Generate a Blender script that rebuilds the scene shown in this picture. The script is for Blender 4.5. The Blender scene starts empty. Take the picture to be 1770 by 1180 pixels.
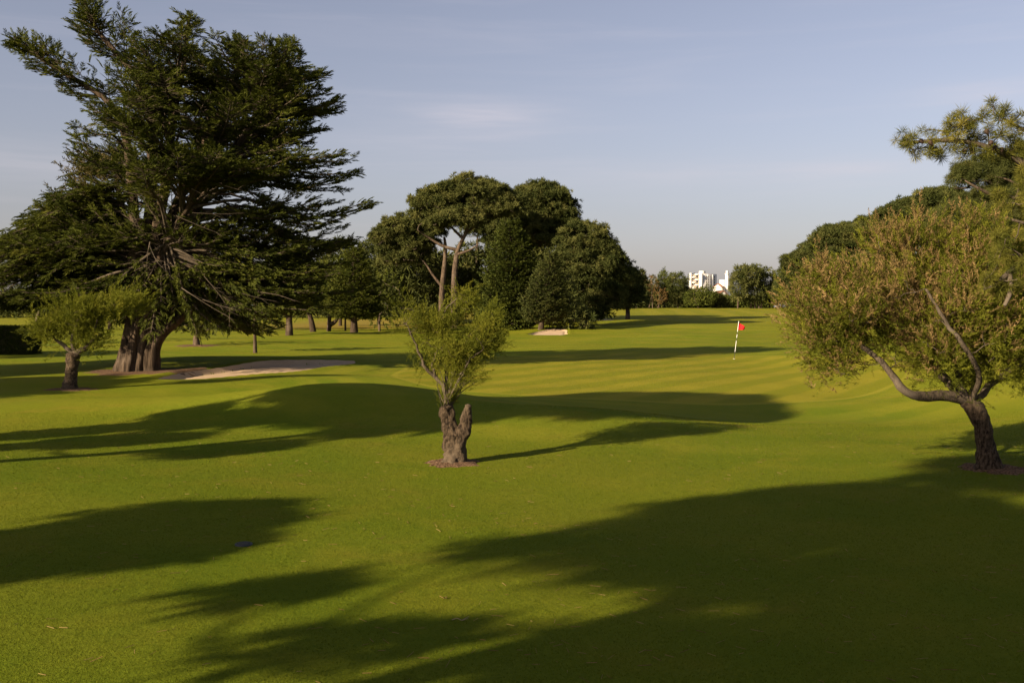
import bpy, math, random
import numpy as np
from mathutils import noise, Vector

rng = np.random.default_rng(11)
random.seed(11)
S = bpy.context.scene
COL = S.collection
R = math.radians

# ------------------------------------------------------------------ camera
F = 1721.0
PITCH = math.atan(60 / F)
EYE = np.array([0.0, 0.0, 2.9])
cam = bpy.data.cameras.new('camera'); cam.lens = 35; cam.sensor_width = 36; cam.clip_end = 6000; cam.clip_start = .1
co = bpy.data.objects.new('camera', cam); COL.objects.link(co)
co.location = EYE; co.rotation_euler = (math.pi / 2 - PITCH, 0, 0)
S.camera = co

def ray(px, py):
    a = (px - 885) / F; b = -(py - 590) / F
    return np.array([a, math.cos(PITCH) + b * math.sin(PITCH), -math.sin(PITCH) + b * math.cos(PITCH)])
def P(px, py, Y):
    d = ray(px, py); return EYE + d * (Y / d[1])

# ------------------------------------------------------------------ terrain
def ss(x, a, b):
    t = np.clip((x - a) / (b - a), 0, 1); return t * t * (3 - 2 * t)
def gs(x, y, cx, cy, sx, sy):
    return np.exp(-((x - cx) / sx) ** 2 - ((y - cy) / sy) ** 2)

BUNKERS = [  # cx, cy, half length, half width, angle of the long axis, depth
    (-11.3, 45.2, 6.1, 2.4, math.atan2(.891, .454), .33),
    (3.9, 103.0, 5.5, 2.2, R(80), .22),
    (13.8, 150.0, 6.0, 2.0, R(80), .2)]
def bunker_r(x, y, b):
    cx, cy, a, w, ang, d = b
    u = (x - cx) * math.cos(ang) + (y - cy) * math.sin(ang)
    v = -(x - cx) * math.sin(ang) + (y - cy) * math.cos(ang)
    th = np.arctan2(v / w, u / a)
    k = 1 + .10 * np.sin(2 * th + 1) + .07 * np.sin(3 * th + 2.2) + .03 * np.sin(7 * th)
    return np.sqrt((u / a) ** 2 + (v / w) ** 2) / k
GREEN = (6.0, 46.0, 11.2, 15.5)
def H0(x, y):
    x = np.asarray(x, float); y = np.asarray(y, float)
    h = 2.5 * ss(y, 78, 265) * ss(x + .05 * y, -16, 12)
    h = h + .66 * gs(x, y, -4.2, 27.4, 3.6, 2.8) + .34 * gs(x, y, -10, 28, 6, 2.4) + .36 * gs(x, y, 1.6, 24.8, 3.6, 2.6)
    h = h - .22 * gs(x, y, 6, 27, 5, 2.6)
    h = h + 1.0 * ss(x - .10 * (y - 20), 8.5, 19) * ss(y, 19, 30) * ss(-y, -75, -45)
    h = h + .12 * gs(x, y, -6.5, 38.5, 3.5, 3) + .42 * gs(x, y, -13.5, 50.5, 6, 4.2)
    h = h + .40 * gs(x, y, 16, 92, 7, 6) + .5 * gs(x, y, 24, 118, 12, 7) + .45 * gs(x, y, 18, 140, 9, 6) + .42 * gs(x, y, 5, 111, 6, 5)
    h = h + .35 * gs(x, y, -24, 78, 12, 7) + .3 * gs(x, y, -16, 100, 10, 6)
    h = h + 1.25 * ss(-y, -6.8, -.5)
    h = h + .05 * np.sin(.31 * x + 1.3) * np.sin(.27 * y + .5) + .025 * np.sin(.9 * x + .4 * y) * np.sin(.7 * y - .3 * x + 2)
    h = h + .04 * np.sin(.11 * y + .07 * x) * ss(y, 40, 80)
    return h
def H(x, y):
    h = H0(x, y)
    for b in BUNKERS:
        r = bunker_r(np.asarray(x, float), np.asarray(y, float), b)
        h = h - b[5] * (1 - ss(r, .80, 1.0)) + .06 * np.exp(-((r - 1.10) / .09) ** 2)
    return h
def h1(x, y): return float(H(x, y))
def ground(px, py):
    d = ray(px, py); t = 4.0
    while t < 500:
        p = EYE + d * t
        if p[2] < h1(p[0], p[1]):
            lo, hi = t - .25 - t * .004, t
            for _ in range(30):
                m = (lo + hi) / 2; q = EYE + d * m
                if q[2] < h1(q[0], q[1]): hi = m
                else: lo = m
            q = EYE + d * hi
            return np.array([q[0], q[1], h1(q[0], q[1])])
        t += .25 + t * .004
    return EYE + d * 300
def foot(px, Y):
    x = (px - 885) / F * Y; return np.array([x, Y, h1(x, Y)])

# ------------------------------------------------------------------ node helpers
class NT:
    def __init__(s, name):
        s.m = bpy.data.materials.new(name); s.m.use_nodes = True
        s.t = s.m.node_tree; s.t.nodes.clear()
        s.out = s.n('ShaderNodeOutputMaterial')
    def n(s, typ, **kw):
        nd = s.t.nodes.new(typ)
        for k, v in kw.items(): setattr(nd, k, v)
        return nd
    def link(s, a, b): s.t.links.new(a, b)
    def val(s, sock, v):
        if hasattr(v, 'is_linked') or isinstance(v, bpy.types.NodeSocket): s.link(v, sock)
        else: sock.default_value = v
    def math(s, op, a, b=0.0, c=None, clamp=False):
        nd = s.n('ShaderNodeMath', operation=op); nd.use_clamp = clamp
        s.val(nd.inputs[0], a); s.val(nd.inputs[1], b)
        if c is not None: s.val(nd.inputs[2], c)
        return nd.outputs[0]
    def mix(s, f, a, b, blend='MIX'):
        nd = s.n('ShaderNodeMix', data_type='RGBA', blend_type=blend)
        s.val(nd.inputs['Factor'], f) if False else s.val(nd.inputs[0], f)
        s.val(nd.inputs[6], a if not isinstance(a, tuple) else (*a, 1) if len(a) == 3 else a)
        s.val(nd.inputs[7], b if not isinstance(b, tuple) else (*b, 1) if len(b) == 3 else b)
        return nd.outputs[2]
    def ramp(s, f, lo, hi):
        nd = s.n('ShaderNodeMapRange'); nd.clamp = True; nd.interpolation_type = 'SMOOTHSTEP'
        s.val(nd.inputs[0], f); nd.inputs[1].default_value = lo; nd.inputs[2].default_value = hi
        return nd.outputs[0]
    def noise(s, vec, scale, detail=3, rough=.55):
        nd = s.n('ShaderNodeTexNoise'); nd.inputs['Scale'].default_value = scale
        nd.inputs['Detail'].default_value = detail; nd.inputs['Roughness'].default_value = rough
        s.link(vec, nd.inputs['Vector']); return nd.outputs['Fac']
    def pos(s): return s.n('ShaderNodeNewGeometry').outputs['Position']
    def obj(s): return s.n('ShaderNodeTexCoord').outputs['Object']
    def mapping(s, vec, sc):
        nd = s.n('ShaderNodeMapping'); nd.inputs['Scale'].default_value = sc; s.link(vec, nd.inputs['Vector']); return nd.outputs[0]
    def attr(s, name='tint'):
        return s.n('ShaderNodeAttribute', attribute_name=name).outputs['Fac']
    def bump(s, h, strength=.5, dist=.02):
        nd = s.n('ShaderNodeBump'); nd.inputs['Strength'].default_value = strength; nd.inputs['Distance'].default_value = dist
        s.link(h, nd.inputs['Height']); return nd.outputs[0]
    def principled(s, col, rough=.8, spec=.2, normal=None):
        b = s.n('ShaderNodeBsdfPrincipled'); s.val(b.inputs['Base Color'], col if not isinstance(col, tuple) else (*col, 1))
        s.val(b.inputs['Roughness'], rough); b.inputs['Specular IOR Level'].default_value = spec
        if normal is not None: s.link(normal, b.inputs['Normal'])
        s.link(b.outputs[0], s.out.inputs[0]); return b

def foliage_mat(name, dark, mid, light, trans=.25, scale=.6, rough=.7):
    t = NT(name)
    a = t.attr(); p = t.pos()
    n1 = t.noise(p, scale, 2); 
    f = t.math('ADD', t.math('MULTIPLY', a, .6), t.math('MULTIPLY', n1, .5))
    c = t.mix(t.ramp(f, .25, .6), dark, mid)
    c = t.mix(t.ramp(f, .58, .92), c, light)
    c = t.mix(1.0, c, (1.16, 1.0, .62), 'MULTIPLY')
    b = t.n('ShaderNodeBsdfPrincipled'); t.link(c, b.inputs['Base Color']); b.inputs['Roughness'].default_value = rough
    b.inputs['Specular IOR Level'].default_value = .06
    tr = t.n('ShaderNodeBsdfTranslucent'); t.link(t.mix(1.0, c, (1.0, 1.05, .55), 'MULTIPLY'), tr.inputs['Color'])
    mx = t.n('ShaderNodeMixShader'); mx.inputs[0].default_value = trans
    t.link(b.outputs[0], mx.inputs[1]); t.link(tr.outputs[0], mx.inputs[2]); t.link(mx.outputs[0], t.out.inputs[0])
    return t.m
def bark_mat(name, c1, c2, c3, sc=(7, 7, 1.2), bump=.9, dist=.03, cracks=1.0):
    t = NT(name); p = t.mapping(t.pos(), sc)
    n = t.noise(p, 1.6, 6, .65); n2 = t.noise(t.pos(), 1.1, 3)
    c = t.mix(t.ramp(n, .36, .62), c1, c2); c = t.mix(t.ramp(n2, .48, .75), c, c3)
    nrm = t.bump(n, bump, dist)
    t.principled(c, .9, .1, nrm); return t.m
def plain(name, col, rough=.6, spec=.3, var=.12, scale=8):
    t = NT(name); n = t.noise(t.obj(), scale, 4)
    c = t.mix(n, tuple(v * (1 - var) for v in col), tuple(min(1, v * (1 + var)) for v in col))
    t.principled(c, rough, spec); return t.m

M = {}
M['cypress'] = foliage_mat('cypress_foliage', (.024, .036, .010), (.054, .072, .018), (.105, .118, .030), .2, .9)
M['fir'] = foliage_mat('conifer_foliage', (.020, .032, .010), (.039, .055, .015), (.070, .086, .024), .15, .7)
M['pine'] = foliage_mat('pine_needles', (.024, .036, .015), (.060, .074, .032), (.112, .122, .058), .15, .4)
M['pine_dark'] = foliage_mat('dark_pine_needles', (.020, .031, .012), (.046, .060, .025), (.090, .100, .046), .12, .35)
M['pine_near'] = foliage_mat('long_pine_needles', (.032, .048, .012), (.092, .104, .028), (.185, .182, .058), .25, 2.5)
M['tam'] = foliage_mat('tamarisk_foliage', (.055, .075, .014), (.110, .135, .024), (.165, .175, .036), .35, 1.6)
M['tam_rust'] = foliage_mat('tamarisk_flower_spikes', (.100, .085, .050), (.165, .128, .082), (.230, .175, .120), .3, 1.5)
M['broad'] = foliage_mat('broadleaf_foliage', (.026, .040, .012), (.052, .072, .020), (.090, .105, .032), .2, .3)
M['rust'] = foliage_mat('russet_foliage', (.07, .05, .03), (.12, .085, .05), (.16, .12, .07), .2, .3)
M['faded'] = foliage_mat('faded_foliage', (.045, .045, .022), (.085, .078, .042), (.125, .112, .065), .25, .6)
M['bark_cyp'] = bark_mat('cypress_bark', (.022, .015, .010), (.072, .050, .033), (.105, .078, .056), (7, 7, .7), 1.0, .06)
M['bark_pine'] = bark_mat('pine_bark', (.035, .025, .018), (.100, .070, .047), (.125, .094, .068), (4, 4, 1.0), .9, .05)
M['bark_tam'] = bark_mat('tamarisk_bark', (.012, .008, .005), (.074, .052, .033), (.112, .084, .058), (16, 16, 7), 1.0, .035)
M['twig'] = bark_mat('grey_twig', (.035, .028, .02), (.095, .072, .05), (.15, .12, .09), (30, 30, 8), .4, .01)
M['twig_dark'] = bark_mat('dark_twig', (.035, .028, .02), (.085, .065, .045), (.12, .095, .07), (30, 30, 8), .4, .01)

# ------------------------------------------------------------------ mesh builder
class MB:
    def __init__(s): s.v = []; s.t = []; s.f3 = []; s.f4 = []; s.n = 0
    def add(s, V, F3=None, F4=None, tint=.5):
        V = np.asarray(V, np.float32).reshape(-1, 3)
        s.v.append(V); tt = np.empty(len(V), np.float32); tt[:] = tint; s.t.append(tt)
        if F3 is not None and len(F3): s.f3.append(np.asarray(F3, np.int64).reshape(-1, 3) + s.n)
        if F4 is not None and len(F4): s.f4.append(np.asarray(F4, np.int64).reshape(-1, 4) + s.n)
        s.n += len(V)
    def build(s, name, mats, parent=None, smooth=False, origin=None, facemat=None):
        V = np.concatenate(s.v); T = np.concatenate(s.t)
        f3 = np.concatenate(s.f3) if s.f3 else np.zeros((0, 3), np.int64)
        f4 = np.concatenate(s.f4) if s.f4 else np.zeros((0, 4), np.int64)
        if origin is None: origin = np.array([0, 0, 0.])
        V = V - np.asarray(origin, np.float32)
        me = bpy.data.meshes.new(name)
        me.vertices.add(len(V)); me.vertices.foreach_set('co', V.ravel())
        li = np.concatenate([f3.ravel(), f4.ravel()]).astype(np.int32)
        me.loops.add(len(li)); me.loops.foreach_set('vertex_index', li)
        ls = np.concatenate([np.arange(len(f3)) * 3, len(f3) * 3 + np.arange(len(f4)) * 4]).astype(np.int32)
        me.polygons.add(len(ls)); me.polygons.foreach_set('loop_start', ls)
        if smooth: me.polygons.foreach_set('use_smooth', np.ones(len(ls), bool))
        if facemat is not None: me.polygons.foreach_set('material_index', np.asarray(facemat, np.int32))
        me.update(calc_edges=True)
        at = me.attributes.new('tint', 'FLOAT', 'POINT'); at.data.foreach_set('value', T)
        for m in (mats if isinstance(mats, (list, tuple)) else [mats]): me.materials.append(m)
        o = bpy.data.objects.new(name, me); COL.objects.link(o)
        if parent is not None: o.parent = parent
        else: o.location = origin
        return o
    # helpers
    def tube(s, pts, rad, sides=6, tint=.5, cap=True, gnarl=0, gfreq=3, flute=0, nfl=6):
        pts = np.asarray(pts, float); n = len(pts); rad = np.broadcast_to(np.asarray(rad, float), (n,))
        tg = np.gradient(pts, axis=0); tg /= np.linalg.norm(tg, axis=1)[:, None] + 1e-9
        ref = np.array([1., 0, 0]) if abs(tg[0][0]) < .8 else np.array([0, 1., 0])
        a = np.arange(sides) * 2 * math.pi / sides
        V = np.empty((n, sides, 3)); 
        for i in range(n):
            u = np.cross(tg[i], ref); u /= np.linalg.norm(u) + 1e-9; w = np.cross(tg[i], u); ref = -np.cross(tg[i], u) if False else ref
            k = np.ones(sides)
            if flute: k = k + flute * np.cos(nfl * a + .6 * math.sin(i * .15)) + flute * .6 * np.cos((nfl * 2 - 1) * a + 1 + .03 * i)
            rr = rad[i] * k
            V[i] = pts[i] + rr[:, None] * (np.cos(a)[:, None] * u + np.sin(a)[:, None] * w)
            if gnarl:
                for j in range(sides):
                    q = V[i, j] * gfreq
                    d = noise.noise(Vector(q)) + .6 * noise.noise(Vector(q * 2.3 + 5)) + .35 * noise.noise(Vector(q * 5.1))
                    V[i, j] += (V[i, j] - pts[i]) * gnarl * d
        Q = []
        for i in range(n - 1):
            for j in range(sides):
                k = (j + 1) % sides
                Q.append((i * sides + j, i * sides + k, (i + 1) * sides + k, (i + 1) * sides + j))
        V = V.reshape(-1, 3); F3 = []
        if cap:
            V = np.vstack([V, pts[-1] + tg[-1] * rad[-1] * .4]); e = len(V) - 1; o = (n - 1) * sides
            F3 = [(o + j, o + (j + 1) % sides, e) for j in range(sides)]
        s.add(V, F3, Q, tint)
    def box(s, c, d, rot=0, tint=.5):
        x, y, z = d[0] / 2, d[1] / 2, d[2] / 2
        V = np.array([(-x, -y, -z), (x, -y, -z), (x, y, -z), (-x, y, -z), (-x, -y, z), (x, -y, z), (x, y, z), (-x, y, z)])
        cr, sr = math.cos(rot), math.sin(rot)
        V = V @ np.array([[cr, sr, 0], [-sr, cr, 0], [0, 0, 1]]) + np.asarray(c)
        s.add(V, None, [(0, 3, 2, 1), (4, 5, 6, 7), (0, 1, 5, 4), (1, 2, 6, 5), (2, 3, 7, 6), (3, 0, 4, 7)], tint)
    def inst(s, tmpl, pos, dirs, scale, tint, roll=None, up=None):
        """copies of a template (V, F3) with its +z along dirs"""
        TV, TF = tmpl; pos = np.asarray(pos, float); n = len(pos)
        if n == 0: return
        d = np.asarray(dirs, float); d = d / (np.linalg.norm(d, axis=1)[:, None] + 1e-9)
        if up is None:
            up = rng.normal(size=(n, 3))
        x = np.cross(up, d); x /= np.linalg.norm(x, axis=1)[:, None] + 1e-9
        y = np.cross(d, x)
        sc = np.broadcast_to(np.asarray(scale, float), (n,))
        Rm = np.stack([x, y, d], axis=2) * sc[:, None, None]
        V = np.einsum('nij,vj->nvi', Rm, TV) + pos[:, None, :]
        k = len(TV)
        Fc = (TF[None] + (np.arange(n) * k)[:, None, None]).reshape(-1, 3)
        s.add(V.reshape(-1, 3), Fc, None, np.repeat(np.broadcast_to(np.asarray(tint, float), (n,)), k))

def unit(v): v = np.asarray(v, float); return v / (np.linalg.norm(v) + 1e-9)
def tri_strip_template(segs):
    """segs: list of (base point, tip, width) -> thin triangles"""
    V = []; Fc = []
    r = np.random.default_rng(5)
    for b, t, w in segs:
        b = np.asarray(b, float); t = np.asarray(t, float); d = unit(t - b)
        sd = unit(np.cross(d, r.normal(size=3))) * w / 2
        m = b + (t - b) * .45
        i = len(V); V += [b, m - sd, m + sd, t]; Fc += [(i, i + 1, i + 2), (i + 1, i + 3, i + 2)]
    return np.array(V), np.array(Fc)
def make_tuft(n, w, spread, seed, base=.0):
    r = np.random.default_rng(seed); segs = []
    for i in range(n):
        th = spread * math.sqrt((i + .5) / n); ph = i * 2.4 + r.uniform(-.3, .3)
        d = np.array([math.sin(th) * math.cos(ph), math.sin(th) * math.sin(ph), math.cos(th)])
        b = np.array([0, 0, base * r.uniform(0, 1)])
        segs.append((b, b + d * r.uniform(.75, 1.05), w * r.uniform(.7, 1.3)))
    return tri_strip_template(segs)
def make_frond(n, w, seed, flat=.15, ang=38):
    r = np.random.default_rng(seed); segs = []
    for i in range(n):
        t = (i + .3) / n; sgn = 1 if i % 2 else -1
        a = R(ang + r.uniform(-12, 12)); L = .46 * (1 - .55 * t) * r.uniform(.8, 1.2)
        b = np.array([0, flat * .4 * math.sin(t * 3), t * .8])
        segs.append((b, b + L * np.array([sgn * math.sin(a), r.uniform(-flat, flat), math.cos(a)]), w * r.uniform(.8, 1.3)))
    segs.append(((0, 0, .3), (0, r.uniform(-flat, flat), 1.05), w))
    segs.append(((0, 0, 0), (0, 0, .6), w))
    return tri_strip_template(segs)
def make_plume(n, w, seed, droop=.25):
    r = np.random.default_rng(seed); segs = []
    ax = lambda t: np.array([0.15 * math.sin(2 * t), droop * t * t, t])
    for i in range(n):
        t = .12 + .85 * (i / n); ph = r.uniform(0, 6.28); a = R(r.uniform(18, 50)); L = r.uniform(.18, .38) * (1.1 - .6 * t)
        b = ax(t)
        segs.append((b, b + L * np.array([math.sin(a) * math.cos(ph), math.sin(a) * math.sin(ph) + .1, math.cos(a)]), w * r.uniform(.7, 1.4)))
    for k in range(3):
        segs.append((ax(k / 3), ax((k + 1) / 3), w * .6))
    return tri_strip_template(segs)
def make_clump(n, w, seed):
    r = np.random.default_rng(seed); V = []; Fc = []
    for i in range(n):
        c = r.normal(size=3) * .38; a = unit(r.normal(size=3)); b = unit(np.cross(a, r.normal(size=3)))
        L = w * r.uniform(.7, 1.3); j = len(V)
        V += [c - a * L, c + b * L * .45, c + a * L, c - b * L * .45]; Fc += [(j, j + 1, j + 2), (j, j + 2, j + 3)]
    return np.array(V), np.array(Fc)

TUFT = [make_tuft(16, .17, R(105), k) for k in range(3)]
TUFT_FAR = [make_tuft(16, .17, R(108), k + 9) for k in range(3)]
TUFT_NEAR = [make_tuft(60, .045, R(112), k + 20, .35) for k in range(3)]
FROND = [make_frond(19, .062, k, .12, 34) for k in range(4)]
FIRF = [make_frond(11, .15, k + 6, .25, 45) for k in range(3)]
PLUME = [make_plume(24, .030, k) for k in range(4)]
PLUME_SP = [make_plume(18, .055, k + 8, .12) for k in range(3)]
CLUMP = [make_clump(16, .22, k) for k in range(3)]

def scatter(mb, tmpls, pos, dirs, scale, tint, up=None):
    pos = np.asarray(pos); n = len(pos)
    if n == 0: return
    w = rng.integers(0, len(tmpls), n); scale = np.broadcast_to(scale, (n,)); tint = np.broadcast_to(tint, (n,)); dirs = np.asarray(dirs)
    for k, t in enumerate(tmpls):
        q = w == k
        if q.any(): mb.inst(t, pos[q], dirs[q], scale[q], tint[q], up=None if up is None else np.asarray(up)[q])

# ------------------------------------------------------------------ object helpers
def tag(o, label, cat, group=None, kind=None):
    o['label'] = label
    o['category'] = cat
    if group: o['group'] = group
    if kind: o['kind'] = kind
    return o
def thing(name, loc, label, cat, group=None):
    o = bpy.data.objects.new(name, None); COL.objects.link(o); o.location = loc; o.empty_display_size = .3
    return tag(o, label, cat, group)
def struct(o, kind='structure'):
    o['kind'] = kind; return o

def curve(pts, n):
    """smooth path through points"""
    pts = np.asarray(pts, float); m = len(pts)
    t = np.linspace(0, m - 1, n); out = []
    for u in t:
        i = min(int(u), m - 2); f = u - i
        p0 = pts[max(i - 1, 0)]; p1 = pts[i]; p2 = pts[i + 1]; p3 = pts[min(i + 2, m - 1)]
        out.append(.5 * ((2 * p1) + (-p0 + p2) * f + (2 * p0 - 5 * p1 + 4 * p2 - p3) * f * f + (-p0 + 3 * p1 - 3 * p2 + p3) * f ** 3))
    return np.array(out)

def connect(mb, nodes, targets, r0, r1, sag=.1, sides=4, jit=.12):
    """thin limbs from the nearest point of the skeleton to each target; grows the skeleton"""
    nodes = [np.asarray(n, float) for n in nodes]
    T = np.asarray(targets); base = np.array(nodes)
    d0 = np.min(np.linalg.norm(T[:, None] - base[None], axis=2), axis=1)
    arr = np.empty((len(nodes) + len(T) * 3, 3)); k = len(nodes); arr[:k] = base
    dirs = np.zeros_like(T)
    for i in np.argsort(d0):
        t = T[i]; c = arr[:k]; v = t - c
        cost = np.linalg.norm(v, axis=1) + .8 * np.maximum(0, -v[:, 2])
        j = int(np.argmin(cost)); a = c[j]; L = np.linalg.norm(t - a)
        if L < 1e-3: continue
        m1 = a + (t - a) * .35 + rng.normal(size=3) * jit * L - np.array([0, 0, sag * L])
        m2 = a + (t - a) * .7 + rng.normal(size=3) * jit * L * .7 - np.array([0, 0, sag * L * .6])
        rr = min(r0, r1 + (r0 - r1) * L / 3.0)
        mb.tube(curve([a, m1, m2, t], 6), np.linspace(rr, r1, 6), sides, tint=rng.uniform(.3, .7))
        dirs[i] = t - m2
        arr[k] = m1; arr[k + 1] = m2; arr[k + 2] = t; k += 3
    return dirs

# ------------------------------------------------------------------ tree makers
def ell_shell(c, r, n, low=-.35, inner=.25):
    """points spread over an ellipsoid: mostly the shell, above 'low'"""
    out = []
    c = np.asarray(c); r = np.asarray(r)
    cand = []
    while len(cand) < n * 6:
        d = unit(rng.normal(size=3))
        if d[2] < low: continue
        k = 1 - inner * rng.random() ** 1.2
        cand.append(c + d * r * k)
    cand = np.array(cand); out = [cand[0]]
    dm = np.linalg.norm(cand - cand[0], axis=1)
    while len(out) < n:
        j = int(np.argmax(dm * rng.uniform(.75, 1, len(cand)))); out.append(cand[j])
        dm = np.minimum(dm, np.linalg.norm(cand - cand[j], axis=1))
    return np.array(out)

def pine(name, base, trunk, ells, label, group=None, cat='pine', mat='pine', puff=1.0, per=34, tuft=.42, npuff=None, tmpl=None, r0=.4, limbs=(), low=-.45, bark='bark_pine', puffs_dens=1.0, fill=True, flat=.6):
    """ells: list of (centre, radii); trunk: list of points from the ground up; limbs: extra explicit limb paths"""
    t = thing(name, base, label, cat, group)
    tb = MB(); tr = curve(trunk, 18)
    tb.tube(tr, np.linspace(r0, r0 * .35, 18) * (1 + .5 * np.exp(-np.arange(18) / 1.2)), 10, gnarl=.12, gfreq=1.5)
    tw = MB(); nodes = list(tr[7:])
    for lp, lr in limbs:
        q = curve(lp, 12); tb.tube(q, np.linspace(lr, lr * .18, 12), 7, gnarl=.1, gfreq=1.5); nodes += list(q[3:])
    cr = MB()
    allp = []; rad = []
    for c, r in ells:
        r = np.asarray(r, float); pf = min(puff, .6 * max(r[0], .3))
        n = npuff or max(5, int(puffs_dens * 3.2 * (r[0] * r[1] + r[0] * r[2] + r[1] * r[2]) / 3 / (pf ** 2)))
        p = ell_shell(c, np.maximum(r - np.array([pf, pf, pf * flat]) * .6, .05), n, low)
        p = p + rng.normal(0, .16 * pf, p.shape)
        allp.append(p)
        rad.append(np.full(len(p), pf) * rng.uniform(.5, 1.4, len(p)))
        if fill:
            q = ell_shell(c, r * .6, max(3, n // 3), -.9, .9); allp.append(q); rad.append(np.full(len(q), pf * .9))
    allp = np.concatenate(allp); rad = np.concatenate(rad)
    connect(tw, nodes, allp - np.array([0, 0, puff * .3]), r0 * .3, .025, .03)
    pos = []; dr = []; sc = []; ti = []
    for p, q in zip(allp, rad):
        m = int(per * (q / puff) ** 2)
        d = rng.normal(size=(m, 3)); d /= np.linalg.norm(d, axis=1)[:, None]
        d[:, 2] = np.where(d[:, 2] < -.35, -d[:, 2], d[:, 2])
        pp = p + d * np.array([q, q, q * flat]) * (rng.random((m, 1)) ** .6 * .85 + .3 + .45 * (rng.random((m, 1)) < .09))
        pos.append(pp); dr.append(d + np.array([0, 0, .75])); sc.append(rng.uniform(.75, 1.25, m) * tuft)
        ti.append(np.clip(rng.normal(.5, .17, m) + rng.normal(0, .14), 0, 1))
    scatter(cr, tmpl or TUFT, np.concatenate(pos), np.concatenate(dr), np.concatenate(sc), np.concatenate(ti))
    tb.build('trunk', M[bark], t, True, base); tw.build('branches', M['twig_dark'] if mat == 'pine_dark' else M['twig'], t, True, base)
    cr.build('crown', M[mat], t, False, base)
    return t

def whorl_tree(name, base, h, rbot, label, group=None, cat='conifer', mat='fir', lean=(0, 0), z0=.6, dens=1.0, frond=.45, tmpl=None, shape=1.0, rtr=.16, up=.25, bark='bark_cyp', ry=None, droop=0.0, sub=.32):
    """conical conifer: tiers of branches that carry flat sprays"""
    t = thing(name, base, label, cat, group); base = np.asarray(base, float)
    ax = lambda z: base + np.array([lean[0] * z / h, lean[1] * z / h, z])
    tb = MB(); tb.tube([ax(-.15), ax(h * .15), ax(h * .35), ax(h * .6), ax(h * .8), ax(h * .97)], [rtr * 1.3, rtr, rtr * .8, rtr * .5, rtr * .3, .02], 8, gnarl=.1)
    bw = MB(); cr = MB(); pos = []; dr = []; sc = []; ti = []; ups = []
    n = int(dens * 16 * h)
    for i in range(n):
        z = z0 + (h - z0) * ((i + rng.random()) / n) ** 1.15
        f = (h - z) / (h - z0); prof = (f ** shape) * (1 if f < .8 else 1 - (f - .8) * 1.2)
        az = i * 2.4 + rng.uniform(-.5, .5); reach = max(.15, prof * rng.uniform(.72, 1.08))
        rx = rbot * reach; 
        d = np.array([math.cos(az) * rx, math.sin(az) * (ry or rbot) * reach, 0]); L = np.linalg.norm(d)
        o = ax(z - L * up * .6)
        pth = [o, o + d * .4 + np.array([0, 0, L * up * .5]), o + d * .75 + np.array([0, 0, L * (up * .8 - droop * .5)]), o + d + np.array([0, 0, L * (up - droop) + .1])]
        q = curve(pth, 7); bw.tube(q, np.linspace(.02 + .012 * L, .008, 7), 3)
        side = unit(np.cross(d, [0, 0, 1])); bt = rng.normal(.5, .13)
        s = .28
        while s < 1.0:
            c = q[0] + (q[-1] - q[0]) * s; k = int(s * 6); c = q[k] + (q[k + 1] - q[k]) * (s * 6 - k)
            w = (1.05 - s) * L * .55 + .12
            for sg in (-1, 1):
                m = max(1, int(w / (frond * .55)))
                for e in range(m):
                    u = (e + rng.random() * .6) / m * w
                    pos.append(c + side * sg * u + unit(d) * u * .5 + np.array([0, 0, rng.normal(0, .06)]))
                    dr.append(unit(d) * 1.0 + side * sg * .8 + np.array([0, 0, .35 + rng.normal(0, .25) - droop])); sc.append(frond * rng.uniform(.7, 1.2))
                    ti.append(bt + rng.normal(0, .13)); ups.append(np.array([0, 0, 1.]) + rng.normal(0, .3, 3))
            s += sub / max(L, .4)
        pos.append(q[-1]); dr.append(q[-1] - q[-3]); sc.append(frond); ti.append(bt); ups.append([0, 0, 1.])
    pos.append(ax(h * .95)); dr.append([0, 0, 1.]); sc.append(frond * 1.3); ti.append(.5); ups.append([1., 0, 0])
    scatter(cr, tmpl or FIRF, pos, dr, np.array(sc), np.clip(ti, 0, 1), ups)
    tb.build('trunk', M[bark], t, True, base); bw.build('branches', M['twig_dark'], t, True, base); cr.build('crown', M[mat], t, False, base)
    return t

def bushy(name, base, ells, label, group=None, cat='tree', mat='broad', trunks=(), clump=.6, per=1.0, bark='bark_cyp', tmpl=None, r0=.12):
    """tree or shrub whose crown is leaf clumps spread through lumpy ellipsoids"""
    t = thing(name, base, label, cat, group)
    tb = MB(); nodes = []
    for tp in (trunks or [[base - np.array([0, 0, .1]), np.asarray(ells[0][0])]]):
        q = curve(tp, 10); tb.tube(q, np.linspace(r0, r0 * .4, 10), 6, gnarl=.1); nodes += list(q[3:])
    cr = MB(); bw = MB(); pos = []; dr = []; ti = []; tg = []
    for c, r in ells:
        r = np.asarray(r, float); n = int(per * 5.5 * (r[0] * r[1] + r[0] * r[2] + r[1] * r[2]) / 3 / clump ** 2)
        p = ell_shell(c, r, n, -.95, .0)
        for q in p:
            dd = (q - c) / r; k = 1 - .45 * rng.random() ** 1.5 + .18 * noise.noise(Vector(q * (1.2 / max(r[0], .5))))
            pos.append(c + dd * r * k); dr.append(dd + np.array([0, 0, .3])); ti.append(np.clip(rng.normal(.5, .18) + .3 * noise.noise(Vector(q * .8)), 0, 1))
        tg.append(p[:max(4, n // 14)] * .75 + c * .25)
    connect(bw, nodes, np.concatenate(tg), r0 * .4, .015, .02)
    scatter(cr, tmpl or CLUMP, pos, dr, clump * rng.uniform(.8, 1.25, len(pos)), np.array(ti))
    tb.build('trunk', M[bark], t, True, base); bw.build('branches', M['twig_dark'], t, True, base); cr.build('crown', M[mat], t, False, base)
    return t

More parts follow.
